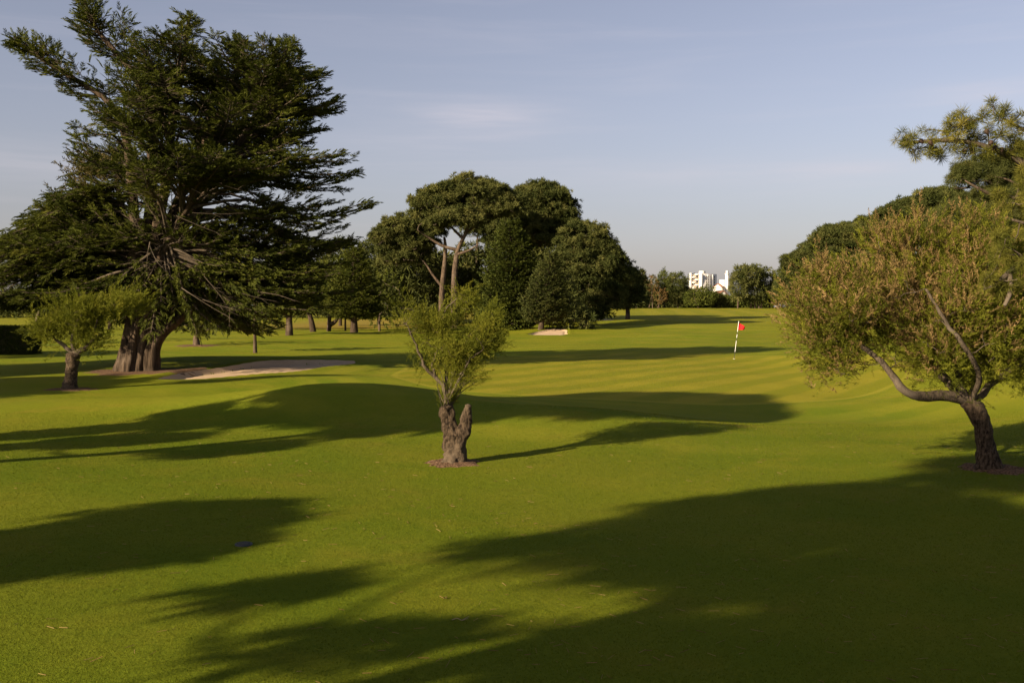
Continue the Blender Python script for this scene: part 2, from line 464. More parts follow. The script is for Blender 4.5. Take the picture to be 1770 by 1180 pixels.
# ------------------------------------------------------------------ light and sky
SUN_AZ, SUN_EL = R(40), R(21)
ld = np.array([math.cos(SUN_AZ) * math.cos(SUN_EL), math.sin(SUN_AZ) * math.cos(SUN_EL), -math.sin(SUN_EL)])   # the way the light travels
sun = bpy.data.lights.new('sun', 'SUN'); sun.energy = 5.0; sun.angle = R(.6); sun.color = (1.0, .82, .57)
so = bpy.data.objects.new('sun', sun); COL.objects.link(so); so.rotation_euler = Vector(ld).to_track_quat('-Z', 'Y').to_euler(); so.location = (-40, -30, 40)
W = bpy.data.worlds.new('World'); S.world = W; W.use_nodes = True
wt = W.node_tree; wt.nodes.clear()
def wn(typ, **k):
    n = wt.nodes.new(typ)
    for a, b in k.items(): setattr(n, a, b)
    return n
sky = wn('ShaderNodeTexSky', sky_type='NISHITA'); sky.sun_disc = False; sky.sun_elevation = SUN_EL
sky.sun_rotation = math.atan2(-ld[0], -ld[1]) % (2 * math.pi)
sky.air_density = 1.0; sky.dust_density = 1.7; sky.ozone_density = 1.6; sky.altitude = 30
tc = wn('ShaderNodeTexCoord')
def wl(a, b): wt.links.new(a, b)
def wmath(op, a, b=0.0, clamp=False):
    n = wn('ShaderNodeMath', operation=op); n.use_clamp = clamp
    for i, v in enumerate((a, b)):
        if isinstance(v, bpy.types.NodeSocket): wl(v, n.inputs[i])
        else: n.inputs[i].default_value = v
    return n.outputs[0]
sep = wn('ShaderNodeSeparateXYZ'); wl(tc.outputs['Generated'], sep.inputs[0])
X, Yd, Z = sep.outputs
# thin high cloud: streaks stretched along the horizon, thicker in a few wisps
mp = wn('ShaderNodeMapping'); mp.inputs['Scale'].default_value = (2.2, 2.2, 26); wl(tc.outputs['Generated'], mp.inputs[0])
nz = wn('ShaderNodeTexNoise'); nz.inputs['Scale'].default_value = 1.6; nz.inputs['Detail'].default_value = 6; nz.inputs['Roughness'].default_value = .55; nz.inputs['Distortion'].default_value = .5
wl(mp.outputs[0], nz.inputs['Vector'])
streak = wn('ShaderNodeMapRange'); streak.interpolation_type = 'SMOOTHSTEP'; streak.inputs[1].default_value = .47; streak.inputs[2].default_value = .78; wl(nz.outputs['Fac'], streak.inputs[0])
def wisp(px, py, sx, sz, amp):
    d = unit(ray(px, py))
    u = wmath('MULTIPLY', wmath('SUBTRACT', X, d[0]), 1 / sx); v = wmath('MULTIPLY', wmath('SUBTRACT', Z, d[2]), 1 / sz)
    q = wmath('ADD', wmath('MULTIPLY', u, u), wmath('MULTIPLY', v, v))
    return wmath('MULTIPLY', wmath('POWER', 2.718, wmath('MULTIPLY', q, -1.0)), amp)
w = wisp(830, 197, .05, .010, .85)
for a in ((1715, 158, .06, .010, .7), (60, 285, .12, .018, .45), (700, 245, .10, .012, .3), (1250, 300, .25, .014, .4), (850, 205, .09, .02, .35), (1450, 292, .05, .006, .4)):
    w = wmath('ADD', w, wisp(*a))
nz2 = wn('ShaderNodeTexNoise'); nz2.inputs['Scale'].default_value = 7; nz2.inputs['Detail'].default_value = 5; wl(mp.outputs[0], nz2.inputs['Vector'])
w = wmath('MULTIPLY', w, wmath('ADD', wmath('MULTIPLY', nz2.outputs['Fac'], 1.3), .1))
cl = wmath('ADD', w, wmath('MULTIPLY', streak.outputs[0], .22), True)
hs = wn('ShaderNodeHueSaturation'); hs.inputs['Saturation'].default_value = .62; hs.inputs['Value'].default_value = 1.0; wl(sky.outputs[0], hs.inputs['Color'])
mx = wn('ShaderNodeMix', data_type='RGBA'); wl(wmath('MULTIPLY', cl, .5), mx.inputs[0]); wl(hs.outputs[0], mx.inputs[6]); mx.inputs[7].default_value = (6.0, 5.9, 5.9, 1)
bg = wn('ShaderNodeBackground'); bg.inputs['Strength'].default_value = .0595; 
hz_ = wmath('POWER', 2.718, wmath('MULTIPLY', wmath('ABSOLUTE', Z), -11.0))
pale = wn('ShaderNodeMix', data_type='RGBA'); wl(wmath('MULTIPLY', hz_, .55), pale.inputs[0]); wl(mx.outputs[2], pale.inputs[6]); pale.inputs[7].default_value = (4.4, 4.08, 3.55, 1)
tn = wn('ShaderNodeMix', data_type='RGBA', blend_type='MULTIPLY'); tn.inputs[0].default_value = 1; wl(pale.outputs[2], tn.inputs[6]); tn.inputs[7].default_value = (.845, .795, .865, 1)
wl(tn.outputs[2], bg.inputs['Color'])
wo = wn('ShaderNodeOutputWorld'); wl(bg.outputs[0], wo.inputs[0])
vs = S.view_settings; S.display_settings.display_device = 'sRGB'; vs.view_transform = 'Standard'; vs.look = 'None'; vs.gamma = 1; vs.use_curve_mapping = False
vs.exposure = 1.32
S.cycles.max_bounces = 6; S.cycles.transmission_bounces = 4; S.cycles.diffuse_bounces = 3

# ------------------------------------------------------------------ the ground
def ground_material():
    t = NT('turf'); p = t.pos()
    s = t.n('ShaderNodeSeparateXYZ'); t.link(p, s.inputs[0]); x, y, _ = s.outputs
    big = t.noise(p, .09, 4); mid = t.noise(p, .7, 4); sm = t.noise(p, 5, 5, .65); fine = t.noise(p, 38, 3, .7); grit = t.noise(p, 130, 2, .6)
    base = t.mix(t.ramp(big, .38, .64), (.080, .118, .016), (.108, .132, .020))
    base = t.mix(t.math('MULTIPLY', t.ramp(mid, .45, .75), .55), base, (.132, .140, .026))
    base = t.mix(t.math('MULTIPLY', t.ramp(sm, .52, .8), .5), base, (.070, .112, .014))
    # the putting green: shorter and yellower, striped by the mower, with a pale collar
    cx, cy, a, b = GREEN
    u = t.math('DIVIDE', t.math('SUBTRACT', x, cx), a); v = t.math('DIVIDE', t.math('SUBTRACT', y, cy), b)
    r = t.math('SQRT', t.math('ADD', t.math('MULTIPLY', u, u), t.math('MULTIPLY', v, v)))
    r = t.math('ADD', r, t.math('MULTIPLY', t.math('SUBTRACT', t.noise(p, .08, 1), .5), .22))
    inside = t.math('SUBTRACT', 1.0, t.ramp(r, .985, 1.005))
    d = t.math('ADD', t.math('MULTIPLY', x, .80), t.math('MULTIPLY', y, -.60))
    d = t.math('ADD', d, t.math('MULTIPLY', mid, .5))
    stripe = t.ramp(t.math('SINE', t.math('MULTIPLY', d, 2 * math.pi / 2.4)), -.5, .5)
    d2 = t.math('ADD', t.math('MULTIPLY', x, .80), t.math('MULTIPLY', y, .60))
    stripe2 = t.ramp(t.math('SINE', t.math('MULTIPLY', d2, 2 * math.pi / 3.0)), -.5, .5)
    g = t.mix(stripe, (.118, .138, .022), (.166, .166, .034)); g = t.mix(t.math('MULTIPLY', stripe2, .35), g, (.118, .132, .022))
    g = t.mix(t.math('MULTIPLY', sm, .4), g, (.130, .140, .024))
    # mown rings round the green
    ring = t.ramp(t.math('SINE', t.math('ADD', t.math('MULTIPLY', r, 41), t.math('MULTIPLY', t.noise(p, .3, 2), 5.0))), -.6, .6)
    rm = t.math('MULTIPLY', t.ramp(r, 1.0, 1.06), t.math('SUBTRACT', 1.0, t.ramp(r, 1.4, 2.1)))
    base = t.mix(t.math('MULTIPLY', t.math('MULTIPLY', ring, rm), t.math('MULTIPLY', t.ramp(t.noise(p, .22, 3), .35, .65), .5)), base, (.158, .168, .034))
    band = t.ramp(t.math('SINE', t.math('ADD', t.math('MULTIPLY', t.math('ADD', t.math('MULTIPLY', x, .45), t.math('MULTIPLY', y, .9)), 2 * math.pi / 3.6), t.math('MULTIPLY', big, 7.0))), -.7, .7)
    base = t.mix(t.math('MULTIPLY', band, .22), base, (.140, .150, .030))
    drier = t.ramp(t.noise(t.mapping(p, (1, 1.4, 1)), .42, 5, .62), .56, .72)
    base = t.mix(t.math('MULTIPLY', drier, .42), base, (.150, .130, .038))
    lush = t.ramp(t.noise(t.mapping(p, (1, 1.3, 1)), .9, 4, .6), .58, .74)
    base = t.mix(t.math('MULTIPLY', lush, .45), base, (.066, .104, .014))
    col = t.mix(inside, base, g)
    collar = t.math('MULTIPLY', t.ramp(r, .985, .998), t.math('SUBTRACT', 1.0, t.ramp(r, 1.004, 1.02)))
    col = t.mix(t.math('MULTIPLY', collar, .55), col, (.200, .195, .050))
    # far fairway: lengthways mowing stripes, drier turf
    far = t.ramp(y, 95, 190)
    fs = t.ramp(t.math('SINE', t.math('MULTIPLY', t.math('ADD', x, t.math('MULTIPLY', y, -.10)), 2 * math.pi / 6.5)), -.4, .4)
    fw = t.mix(fs, (.105, .128, .022), (.150, .158, .034))
    fw = t.mix(t.math('MULTIPLY', mid, .5), fw, (.150, .150, .036))
    col = t.mix(t.math('MULTIPLY', far, .8), col, fw)
    col = t.mix(t.math('MULTIPLY', t.ramp(y, 50, 95), t.math('MULTIPLY', t.ramp(t.noise(t.mapping(p, (.5, 1.6, 1)), .35, 3), .42, .65), .5)), col, (.155, .152, .036))
    # pale dry rough behind the trees on the left
    dry = t.math('MULTIPLY', t.math('MULTIPLY', t.ramp(y, 126, 134), t.math('SUBTRACT', 1.0, t.ramp(y, 225, 245))), t.math('MULTIPLY', t.ramp(x, -46, -30), t.math('SUBTRACT', 1.0, t.ramp(x, -10, -4))))
    col = t.mix(dry, col, t.mix(mid, (.165, .132, .055), (.135, .125, .045)))
    # blade grain, worn straw flecks
    col = t.mix(t.math('MULTIPLY', t.ramp(fine, .5, .72), .55), col, t.mix(1.0, col, (1.55, 1.35, 1.2), 'MULTIPLY'))
    col = t.mix(t.math('MULTIPLY', t.ramp(grit, .5, .7), .5), col, t.mix(1.0, col, (.55, .62, .5), 'MULTIPLY'))
    straw = t.math('MULTIPLY', t.ramp(t.noise(t.mapping(p, (1, 3, 1)), 22, 2, .5), .70, .76), .5)
    col = t.mix(straw, col, (.21, .155, .06))
    bh = t.math('ADD', t.math('MULTIPLY', fine, .6), t.math('ADD', t.math('MULTIPLY', sm, 1.3), t.math('MULTIPLY', grit, .35)))
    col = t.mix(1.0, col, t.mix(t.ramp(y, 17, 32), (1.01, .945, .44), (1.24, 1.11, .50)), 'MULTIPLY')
    t.principled(col, .85, .02, t.bump(bh, .55, .035)); return t.m
def build_ground():
    fa = np.linspace(R(-46), R(46), 640); ca = np.linspace(R(46), R(314), 110)[1:-1]
    ang = np.concatenate([fa, ca]); na = len(ang)
    rad = np.exp(np.linspace(math.log(1.2), math.log(2600), 800)); nr = len(rad)
    rr, aa = np.meshgrid(rad, ang, indexing='ij')
    x = rr * np.sin(aa); y = rr * np.cos(aa); z = H(x, y)
    V = np.stack([x, y, z], -1).reshape(-1, 3); V = np.vstack([V, [0, 0, h1(0, 0)]])
    i, j = np.meshgrid(np.arange(nr - 1), np.arange(na), indexing='ij'); k = (j + 1) % na
    Q = np.stack([i * na + j, i * na + k, (i + 1) * na + k, (i + 1) * na + j], -1).reshape(-1, 4)[:, ::-1]
    j = np.arange(na); c = len(V) - 1
    mb = MB(); mb.add(V, np.stack([j, np.full(na, c), (j + 1) % na], -1)[:, ::-1], Q)
    struct(mb.build('ground', ground_material(), None, True))
build_ground()

def sand_mat():
    t = NT('sand'); p = t.pos(); n = t.noise(p, 1.3, 4); f = t.noise(t.mapping(p, (1, 1, 1)), 14, 4, .7)
    c = t.mix(n, (.38, .270, .170), (.47, .345, .225)); c = t.mix(t.math('MULTIPLY', t.ramp(f, .5, .7), .35), c, (.28, .195, .12))
    t.principled(c, .95, .05, t.bump(t.math('ADD', f, t.math('MULTIPLY', t.noise(p, 2.5, 3), 1.5)), .35, .03)); return t.m
SAND = sand_mat()
for bk in BUNKERS:
    cx, cy, a, w_, ang, d = bk
    mb = MB(); nr, na = 26, 96; V = []
    th = np.arange(na) * 2 * math.pi / na
    k = 1 + .10 * np.sin(2 * th + 1) + .07 * np.sin(3 * th + 2.2) + .03 * np.sin(7 * th)
    for r_ in np.linspace(.02, .955, nr):
        u = a * r_ * np.cos(th) * k; v = w_ * r_ * np.sin(th) * k
        px_ = cx + u * math.cos(ang) - v * math.sin(ang); py_ = cy + u * math.sin(ang) + v * math.cos(ang)
        V.append(np.stack([px_, py_, H(px_, py_) + .15 - .125 * ss(r_, .68, .95) + .02 * np.sin(px_ * 3.1 + py_ * 2.2) * np.sin(py_ * 4.3)], -1))
    V = np.concatenate(V); Q = []
    for i in range(nr - 1):
        for j in range(na): Q.append((i * na + j, i * na + (j + 1) % na, (i + 1) * na + (j + 1) % na, (i + 1) * na + j)[::-1])
    mb.add(V, None, np.array(Q)[:, ::-1])
    struct(mb.build('bunker_sand', SAND, None, True))

# bare mulch under the trees
def mulch_mat():
    t = NT('bark_mulch'); p = t.pos(); n = t.noise(p, 26, 5, .7)
    c = t.mix(t.ramp(n, .35, .65), (.060, .034, .020), (.205, .128, .076)); t.principled(c, .95, .05, t.bump(n, 1, .05)); return t.m
MULCH = mulch_mat()
def mulch(c, r, sq=1.0, n=60):
    th = np.arange(n) * 2 * math.pi / n
    ph = rng.uniform(0, 6, 3); k = 1 + .14 * np.sin(2 * th + ph[0]) + .10 * np.sin(5 * th + ph[1]) + .08 * np.sin(11 * th + ph[2]) + rng.normal(0, .07, n)
    V = []; rs = np.linspace(.05, 1, 9)
    for q in rs:
        x = c[0] + r * q * k * np.cos(th); y = c[1] + r * sq * q * k * np.sin(th)
        V.append(np.stack([x, y, H(x, y) + .012 + .045 * (1 - q ** 2) + rng.normal(0, .006, n) * (q < .97) - .012 * (q > .97)], -1))
    Q = [(i * n + j, i * n + (j + 1) % n, (i + 1) * n + (j + 1) % n, (i + 1) * n + j) for i in range(8) for j in range(n)]
    mb = MB(); mb.add(np.concatenate(V), None, np.array(Q)); mb_o = mb.build('bare_soil', MULCH, None, True); struct(mb_o)
    # loose chips round the ring
    return mb_o

# ------------------------------------------------------------------ the big cypress
def cypress():
    Yc = 45.0; sc = F / Yc
    b = ground(233, 641); Yc = b[1]; sc = F / Yc
    t = thing('cypress_tree', b, 'huge dark spreading cypress with a fluted trunk and two bare-based limbs reaching up left', 'cypress')
    tb = MB()
    p_ = lambda px, py, dy=0: P(px, py, Yc + dy)
    # fluted trunk of several fused stems
    core = curve([p_(228, 655), p_(231, 640), p_(238, 600), p_(246, 550), p_(252, 500), p_(256, 455)], 34)
    rad = np.interp(np.linspace(0, 1, 34), [0, .12, .4, .7, 1], [.95, .86, .68, .62, .58])
    tb.tube(core, rad, 72, gnarl=.05, gfreq=1.4, flute=.085, nfl=8)
    tb.tube(curve([p_(262, 645, -.2), p_(262, 610, -.3), p_(275, 580, -.2), p_(305, 555, 0), p_(345, 520, .3), p_(400, 480, .6), p_(450, 455, .8)], 26), np.interp(np.linspace(0, 1, 26), [0, .3, .5, 1], [.40, .28, .20, .08]), 26, gnarl=.12, gfreq=1.6, flute=.10, nfl=5)
    tb.tube(curve([p_(238, 500), p_(236, 440, -.3), p_(238, 380, -.4)], 12), np.linspace(.42, .3, 12), 24, gnarl=.1, gfreq=1.5, flute=.08, nfl=4)
    stems = [
        ([(240, 480, 0), (232, 380, -.4), (226, 300, -.6), (214, 225, -.8), (183, 172, -1), (120, 132, -1.2), (62, 96, -1.4), (30, 74, -1.5)], .25),
        ([(248, 460, 0), (262, 330, .2), (260, 210, .3), (235, 135, .3), (195, 85, .2), (163, 45, .1), (148, 4, 0)], .27),
        ([(256, 460, 0), (286, 320, -.3), (300, 200, -.4), (318, 110, -.5), (326, 34, -.5)], .27),
        ([(262, 460, 0), (320, 320, .8), (372, 210, 1.2), (408, 120, 1.4), (414, 76, 1.4)], .26),
        ([(264, 470, 0), (350, 340, -.6), (425, 230, -1), (478, 140, -1.2), (498, 76, -1.2)], .32),
        ([(256, 500, 0), (290, 420, -1.2), (340, 330, -2.2), (370, 260, -2.8)], .26),
        ([(250, 500, 0), (225, 420, 2), (205, 330, 3), (200, 260, 3.2)], .26)]
    SP = []
    for pts, r in stems:
        q = curve([p_(*a) for a in pts], 30); SP.append(q)
        tb.tube(q, np.linspace(r, .05, 30), 10, gnarl=.12, gfreq=1.6)
    tb.build('trunk', M['bark_cyp'], t, True, b)
    bw = MB(); cr = MB(); pos = []; dr = []; scl = []; ti = []; ups = []
    Ly = [0, 60, 130, 190, 235, 275, 300, 335, 365, 400, 430, 480, 530, 560]
    Lx = [300, 255, 215, 200, 165, 150, 165, 95, 55, 10, -30, -70, -60, 0]
    Ry = [60, 95, 125, 170, 210, 235, 270, 305, 330, 345, 380, 430, 480, 540, 575]
    Rx = [505, 540, 572, 585, 620, 575, 615, 640, 612, 660, 640, 615, 630, 605, 500]
    def plate(q, L, bt, s0=.3, wide=.5, droop=0., up0=np.array([0, 0, 1.])):
        """flat feathery sprays either side of a branch path q"""
        n = len(q); s = s0
        while s < 1.0:
            k = min(int(s * (n - 1)), n - 2); c = q[k] + (q[k + 1] - q[k]) * (s * (n - 1) - k); d = unit(q[k + 1] - q[k])
            side = np.cross(d, up0); side = unit(side)
            w = (1.02 - s) * min(L, 4.5) * wide + .22
            if s < s0 + .15: w *= .6
            for sg in (-1, 1):
                dd = unit(d * .75 + side * sg + up0 * rng.normal(.02, .10)); wl_ = w * rng.uniform(.6, 1.15)
                bw.tube([c, c + dd * wl_ * .5, c + dd * wl_], [.018, .012, .006], 3)
                m = max(1, int(wl_ / .17))
                for e in range(m):
                    u = (e + rng.random()) / m * wl_
                    pos.append(c + dd * u + rng.normal(0, .055, 3) + up0 * (.05 * math.sin(u * 3)))
                    dr.append(dd + d * rng.normal(.25, .3) + side * rng.normal(0, .45) + np.array([0, 0, .0 + rng.normal(0, .18) - droop])); scl.append(.46 * rng.uniform(.6, 1.35)); ti.append(bt + rng.normal(0, .12)); ups.append(up0 + rng.normal(0, .38, 3))
            s += .26 / max(L, .6)
        for e in range(3): pos.append(q[-1] - (q[-1] - q[-2]) * .3 * e); dr.append(q[-1] - q[-2] + rng.normal(0, .12, 3)); scl.append(.42); ti.append(bt); ups.append(up0 + rng.normal(0, .3, 3))
    # leaders: sprays all along their upper part
    for si, (q, s0) in enumerate(zip(SP, (.56, .55, .5, .5, .5, .7, .7))):
        L = 7.0; n = len(q)
        for k in range(int(n * s0), n):
            f = (k - n * s0) / (n * (1 - s0)); w = (1.6 if si < 2 else 1.9) * (1 - f) ** .9 + .14
            for e in range(5 if f < .6 else 3 if f < .85 else 2):
                az = rng.uniform(0, 6.28); d = unit(q[min(k + 1, n - 1)] - q[k - 1])
                out = unit(np.cross(d, rng.normal(size=3))) * np.array([1, 1, .55]); out = unit(out + d * (.55 if si < 2 else .12) + np.array([0, 0, .12]) + (np.array([-.15, 0, 0]) if si < 2 else 0))
                if si < 2 and k < n * .72 and rng.random() < .45: continue
                l = w * rng.uniform(.6, 1.1)
                pth = curve([q[k], q[k] + out * l * .5 + np.array([0, 0, -.03 * l]), q[k] + out * l + np.array([0, 0, .10 * l])], 5)
                bw.tube(pth, np.linspace(.03, .008, 5), 3); plate(pth, l, rng.normal(.5, .12), .15, .42)
        for k in range(2): plate(q[-8:], 1.6, .5, .1, .3, up0=np.array([0, -1., .2]) if k else np.array([0, 0, 1.]))
    # main spreading branches within the outline seen from the tee
    nodes = np.concatenate([q[6:24] for q in SP]); 
    N = 486
    tiers = np.linspace(92, 562, 18) + rng.normal(0, 5, 18)
    for i in range(N):
        az = rng.uniform(0, 2 * math.pi); ca, sa = math.cos(az), math.sin(az)
        k_ = i % 18; py_t = tiers[k_] + 11 * math.sin(az * 1.5 + k_ * 1.9) + rng.normal(0, 4)
        # axis of the crown at that height
        axx = np.interp(py_t, [60, 200, 320, 460, 570], [400, 330, 285, 252, 250]); 
        rx = (np.interp(py_t, Ry, Rx) - axx) if ca > 0 else (axx - np.interp(py_t, Ly, Lx))
        rx = rx / sc; rd = min(6.2, .55 * (np.interp(py_t, Ry, Rx) - np.interp(py_t, Ly, Lx)) / sc)
        if sa < 0 and py_t > 320: rd = min(rd, 2.3)
        k = rng.uniform(.62, 1.0) if i % 3 else rng.uniform(.93, 1.0)
        if ca < 0 and 215 < py_t < 330 and rng.random() < .25: continue
        tip = np.array([P(axx, py_t, Yc)[0] + ca * rx * k, Yc + sa * rd * k, P(axx, py_t, Yc)[2]])
        ax = P(axx, py_t, Yc)
        # leave the nearest stem a little below the tip
        dist = np.linalg.norm((nodes - (ax * .55 + tip * .45 - np.array([0, 0, 1.6]))) * np.array([1, 1, 1.3]), axis=1); o = nodes[int(np.argmin(dist + rng.uniform(0, 3.2, len(dist))))]
        v = tip - o; L = np.linalg.norm(v)
        if L < .8: continue
        rise = .10 * L if py_t < 420 else .02 * L
        droop = -.06 if py_t < 330 else .02
        q = curve([o, o + v * .33 + np.array([0, 0, rise * .6 - droop * L]), o + v * .68 + np.array([0, 0, -.05 * L - droop * L]), tip], 10)
        bw.tube(q, np.linspace(min(.085, .02 + .012 * L), .010, 10), 5, gnarl=.1, gfreq=2)
        bt = rng.normal(.46, .12)
        plate(q, L, bt, rng.uniform(.22, .45), .34, 0.0 if py_t < 420 else .12)
    # dense low tiers on the left flank
    lf = np.concatenate([q[3:18] for q in (SP[0], SP[1], SP[6])])
    for e in range(110):
        py_t = (345, 375, 405, 430, 455, 480, 505, 525)[e % 8] + rng.normal(0, 6); lx = np.interp(py_t, Ly, Lx)
        tip = p_(lx + (210 - lx) * rng.random() ** 1.6 * .8, py_t, rng.uniform(-1.8, 4.5)); dist = np.linalg.norm(lf - (tip + np.array([1.5, 0, .2])), axis=1); o = lf[int(np.argmin(dist + rng.uniform(0, 2.0, len(dist))))]; v = tip - o; L = np.linalg.norm(v)
        q = curve([o, o + v * .35 + np.array([0, 0, .10 * L]), o + v * .7 + np.array([0, 0, .09 * L]), tip], 9); bw.tube(q, np.linspace(min(.07, .02 + .01 * L), .01, 9), 4); plate(q, L, rng.normal(.48, .11), .25, .32, .04)
    # low skirt round the right-hand limb
    low = [p_(x, y, dy) for x, y, dy in ((262, 520, 0), (305, 550, 0), (345, 520, .3), (400, 480, .6), (280, 500, .2), (240, 500, -.3))]
    for e in range(46):
        o = low[e % 6]; tip = p_(rng.uniform(285, 430) if e % 6 else rng.uniform(150, 300), rng.uniform(505, 578) if e % 6 else rng.uniform(480, 530), rng.uniform(-1.4, 3.0)); v = tip - o; L = np.linalg.norm(v)
        q = curve([o, o + v * .35 + np.array([0, 0, .22 * L]), o + v * .7 + np.array([0, 0, .18 * L]), tip], 9); bw.tube(q, np.linspace(.05, .01, 9), 4); plate(q, L, rng.normal(.42, .1), .25, .34, .2)
    # bare dead twigs
    DW = []
    for (x0, y0, x1, y1, dy) in ((330, 500, 420, 580, -4), (380, 520, 455, 560, -4.5), (360, 480, 430, 545, -4.2), (420, 500, 480, 545, -4), (215, 190, 150, 235, -1), (190, 175, 160, 225, -1), (225, 330, 290, 345, -3), (330, 320, 430, 345, -4), (270, 420, 330, 450, -4), (300, 380, 380, 420, -4.4)):
        for e in range(2):
            a = p_(x0 + rng.normal(0, 22), y0 + rng.normal(0, 6), dy); c = p_(x1 + rng.normal(0, 34), y1 + rng.normal(0, 20), dy + rng.uniform(-.8, 1.5))
            c = a + (c - a) * rng.uniform(.5, .9); m = (a + c) / 2 + rng.normal(0, .06, 3); dw = MB(); q = curve([a, m, c], 9); dw.tube(q, np.linspace(.022, .005, 9), 4, gnarl=.3, gfreq=4)
            for k in (3, 4, 6):
                e2 = q[k] + unit(unit(c - a) + rng.normal(0, .5, 3)) * rng.uniform(.25, .6); dw.tube([q[k], (q[k] + e2) / 2 + rng.normal(0, .03, 3), e2], [.009, .007, .003], 3)
            DW.append(dw)
    # pale twiggy faded patch on the left flank
    scatter(cr, FROND, pos, dr, np.array(scl), np.clip(ti, 0, 1), ups)
    bw.build('branches', M['twig_dark'], t, True, b); [dw.build('dead_branch', M['twig'], t, True, b) for dw in DW]
    cr.build('crown', M['cypress'], t, False, b)
    fp = []; 
    for e in range(260):
        c = p_(rng.normal(160, 22), rng.normal(312, 24), rng.uniform(-1, 2)); fp.append(c)
    fb = MB(); scatter(fb, PLUME_SP, fp, rng.normal(0, .5, (260, 3)) + np.array([-.5, 0, .8]), rng.uniform(.4, .9, 260), rng.uniform(0, .5, 260))
    fb.build('faded_foliage', M['faded'], t, False, b)
    mulch(b + np.array([.6, -.3, 0]), 2.2, .8)
cypress()

# ------------------------------------------------------------------ tamarisks
def tamarisk(b, trunk_paths, limbs, ells, label, ntar, nplume, plen, extra=None, wind=(0.25, 0, .9), rust=0.0, shoots=(), clus=.11):
    t = thing('tamarisk_tree', b, label, 'tamarisk', 'pruned tamarisks on the fairway')
    tb = MB()
    for pts, rad, sd, gn in trunk_paths:
        q = curve(pts, 64); r = np.interp(np.linspace(0, 1, 64), np.linspace(0, 1, len(rad)), rad)
        tb.tube(q, r, sd, gnarl=gn, gfreq=4.6, flute=.07, nfl=3)
    nodes = []; lb = MB()
    for pts, r0, r1 in limbs:
        q = curve(pts, 18); nodes += list(q[4:]); q[2:-1] += rng.normal(0, .012, (15, 3)); lb.tube(q, np.linspace(r0, r1, 18), 9, gnarl=.26, gfreq=7)
    tg = []; 
    for c, r, wgt in ells:
        n = int(ntar * wgt); k = rng.normal(size=(n, 3)); k /= np.linalg.norm(k, axis=1)[:, None]; k *= rng.random((n, 1)) ** (1 / 2.2)
        cc = c + k[:max(2, n // 5)] * r          # sprays gather in lumps with gaps between them
        tg.append(cc[rng.integers(0, len(cc), n)] + rng.normal(0, clus, (n, 3)) * np.array([1, 1, .8]))
    tg = np.concatenate(tg)
    dirs = connect(lb, nodes, tg, .035, .005, .04, 4, .10)
    cen = tg.mean(0) - np.array([0, 0, .9])
    pos = []; dr = []; sc = []; ti = []; pr = []; drr = []; scr = []
    for c, d in zip(tg, dirs):
        bt = rng.normal(.5, .16); out = unit(c - cen)
        for e in range(nplume):
            dd = unit(d) * .5 + out * .5 + np.array(wind) * .5 + rng.normal(0, .62, 3)
            q = c + rng.normal(0, plen * .42, 3)
            if rust and rng.random() < rust * np.clip(.25 + .75 * np.dot(out, unit(np.array([-.55, -.15, .8]))) + .25 * noise.noise(Vector(c * .9)), .02, 1):
                pr.append(q + unit(dd) * plen * .3); drr.append(dd + np.array([0, 0, .5])); scr.append(plen * rng.uniform(.5, .95))
            else:
                pos.append(q); dr.append(dd); sc.append(plen * rng.uniform(.65, 1.25)); ti.append(bt + rng.normal(0, .13))
    for (a, c_, n) in shoots:   # thin whips that rise straight from the cut head
        for e in range(n):
            a2 = a + rng.normal(0, .04, 3); c2 = c_ + rng.normal(0, .20, 3); q = curve([a2, (a2 + c2) / 2 + rng.normal(0, .06, 3), c2], 10)
            lb.tube(q, np.linspace(.012, .004, 10), 4)
            for k in range(2, 10):
                for h in range(3):
                    pos.append(q[k] + rng.normal(0, .03, 3)); dr.append(unit(q[k] - q[k - 1]) + rng.normal(0, .35, 3)); sc.append(plen * rng.uniform(.4, .8)); ti.append(rng.normal(.6, .12))
    cr = MB(); scatter(cr, PLUME, pos, dr, np.array(sc), np.clip(ti, 0, 1))
    tb.build('trunk', M['bark_tam'], t, True, b); lb.build('branches', M['twig'], t, True, b); cr.build('crown', M['tam'], t, False, b)
    if pr:
        fr = MB(); scatter(fr, PLUME_SP, pr, drr, np.array(scr), np.clip(rng.normal(.5, .2, len(pr)), 0, 1)); fr.build('flower_spikes', M['tam_rust'], t, False, b)
    return t

def pxell(px, py, rx, ry, Y, rd=None):
    s = Y / F; return (P(px, py, Y), np.array([rx * s, rd if rd is not None else (rx + ry) / 2 * s, ry * s]))
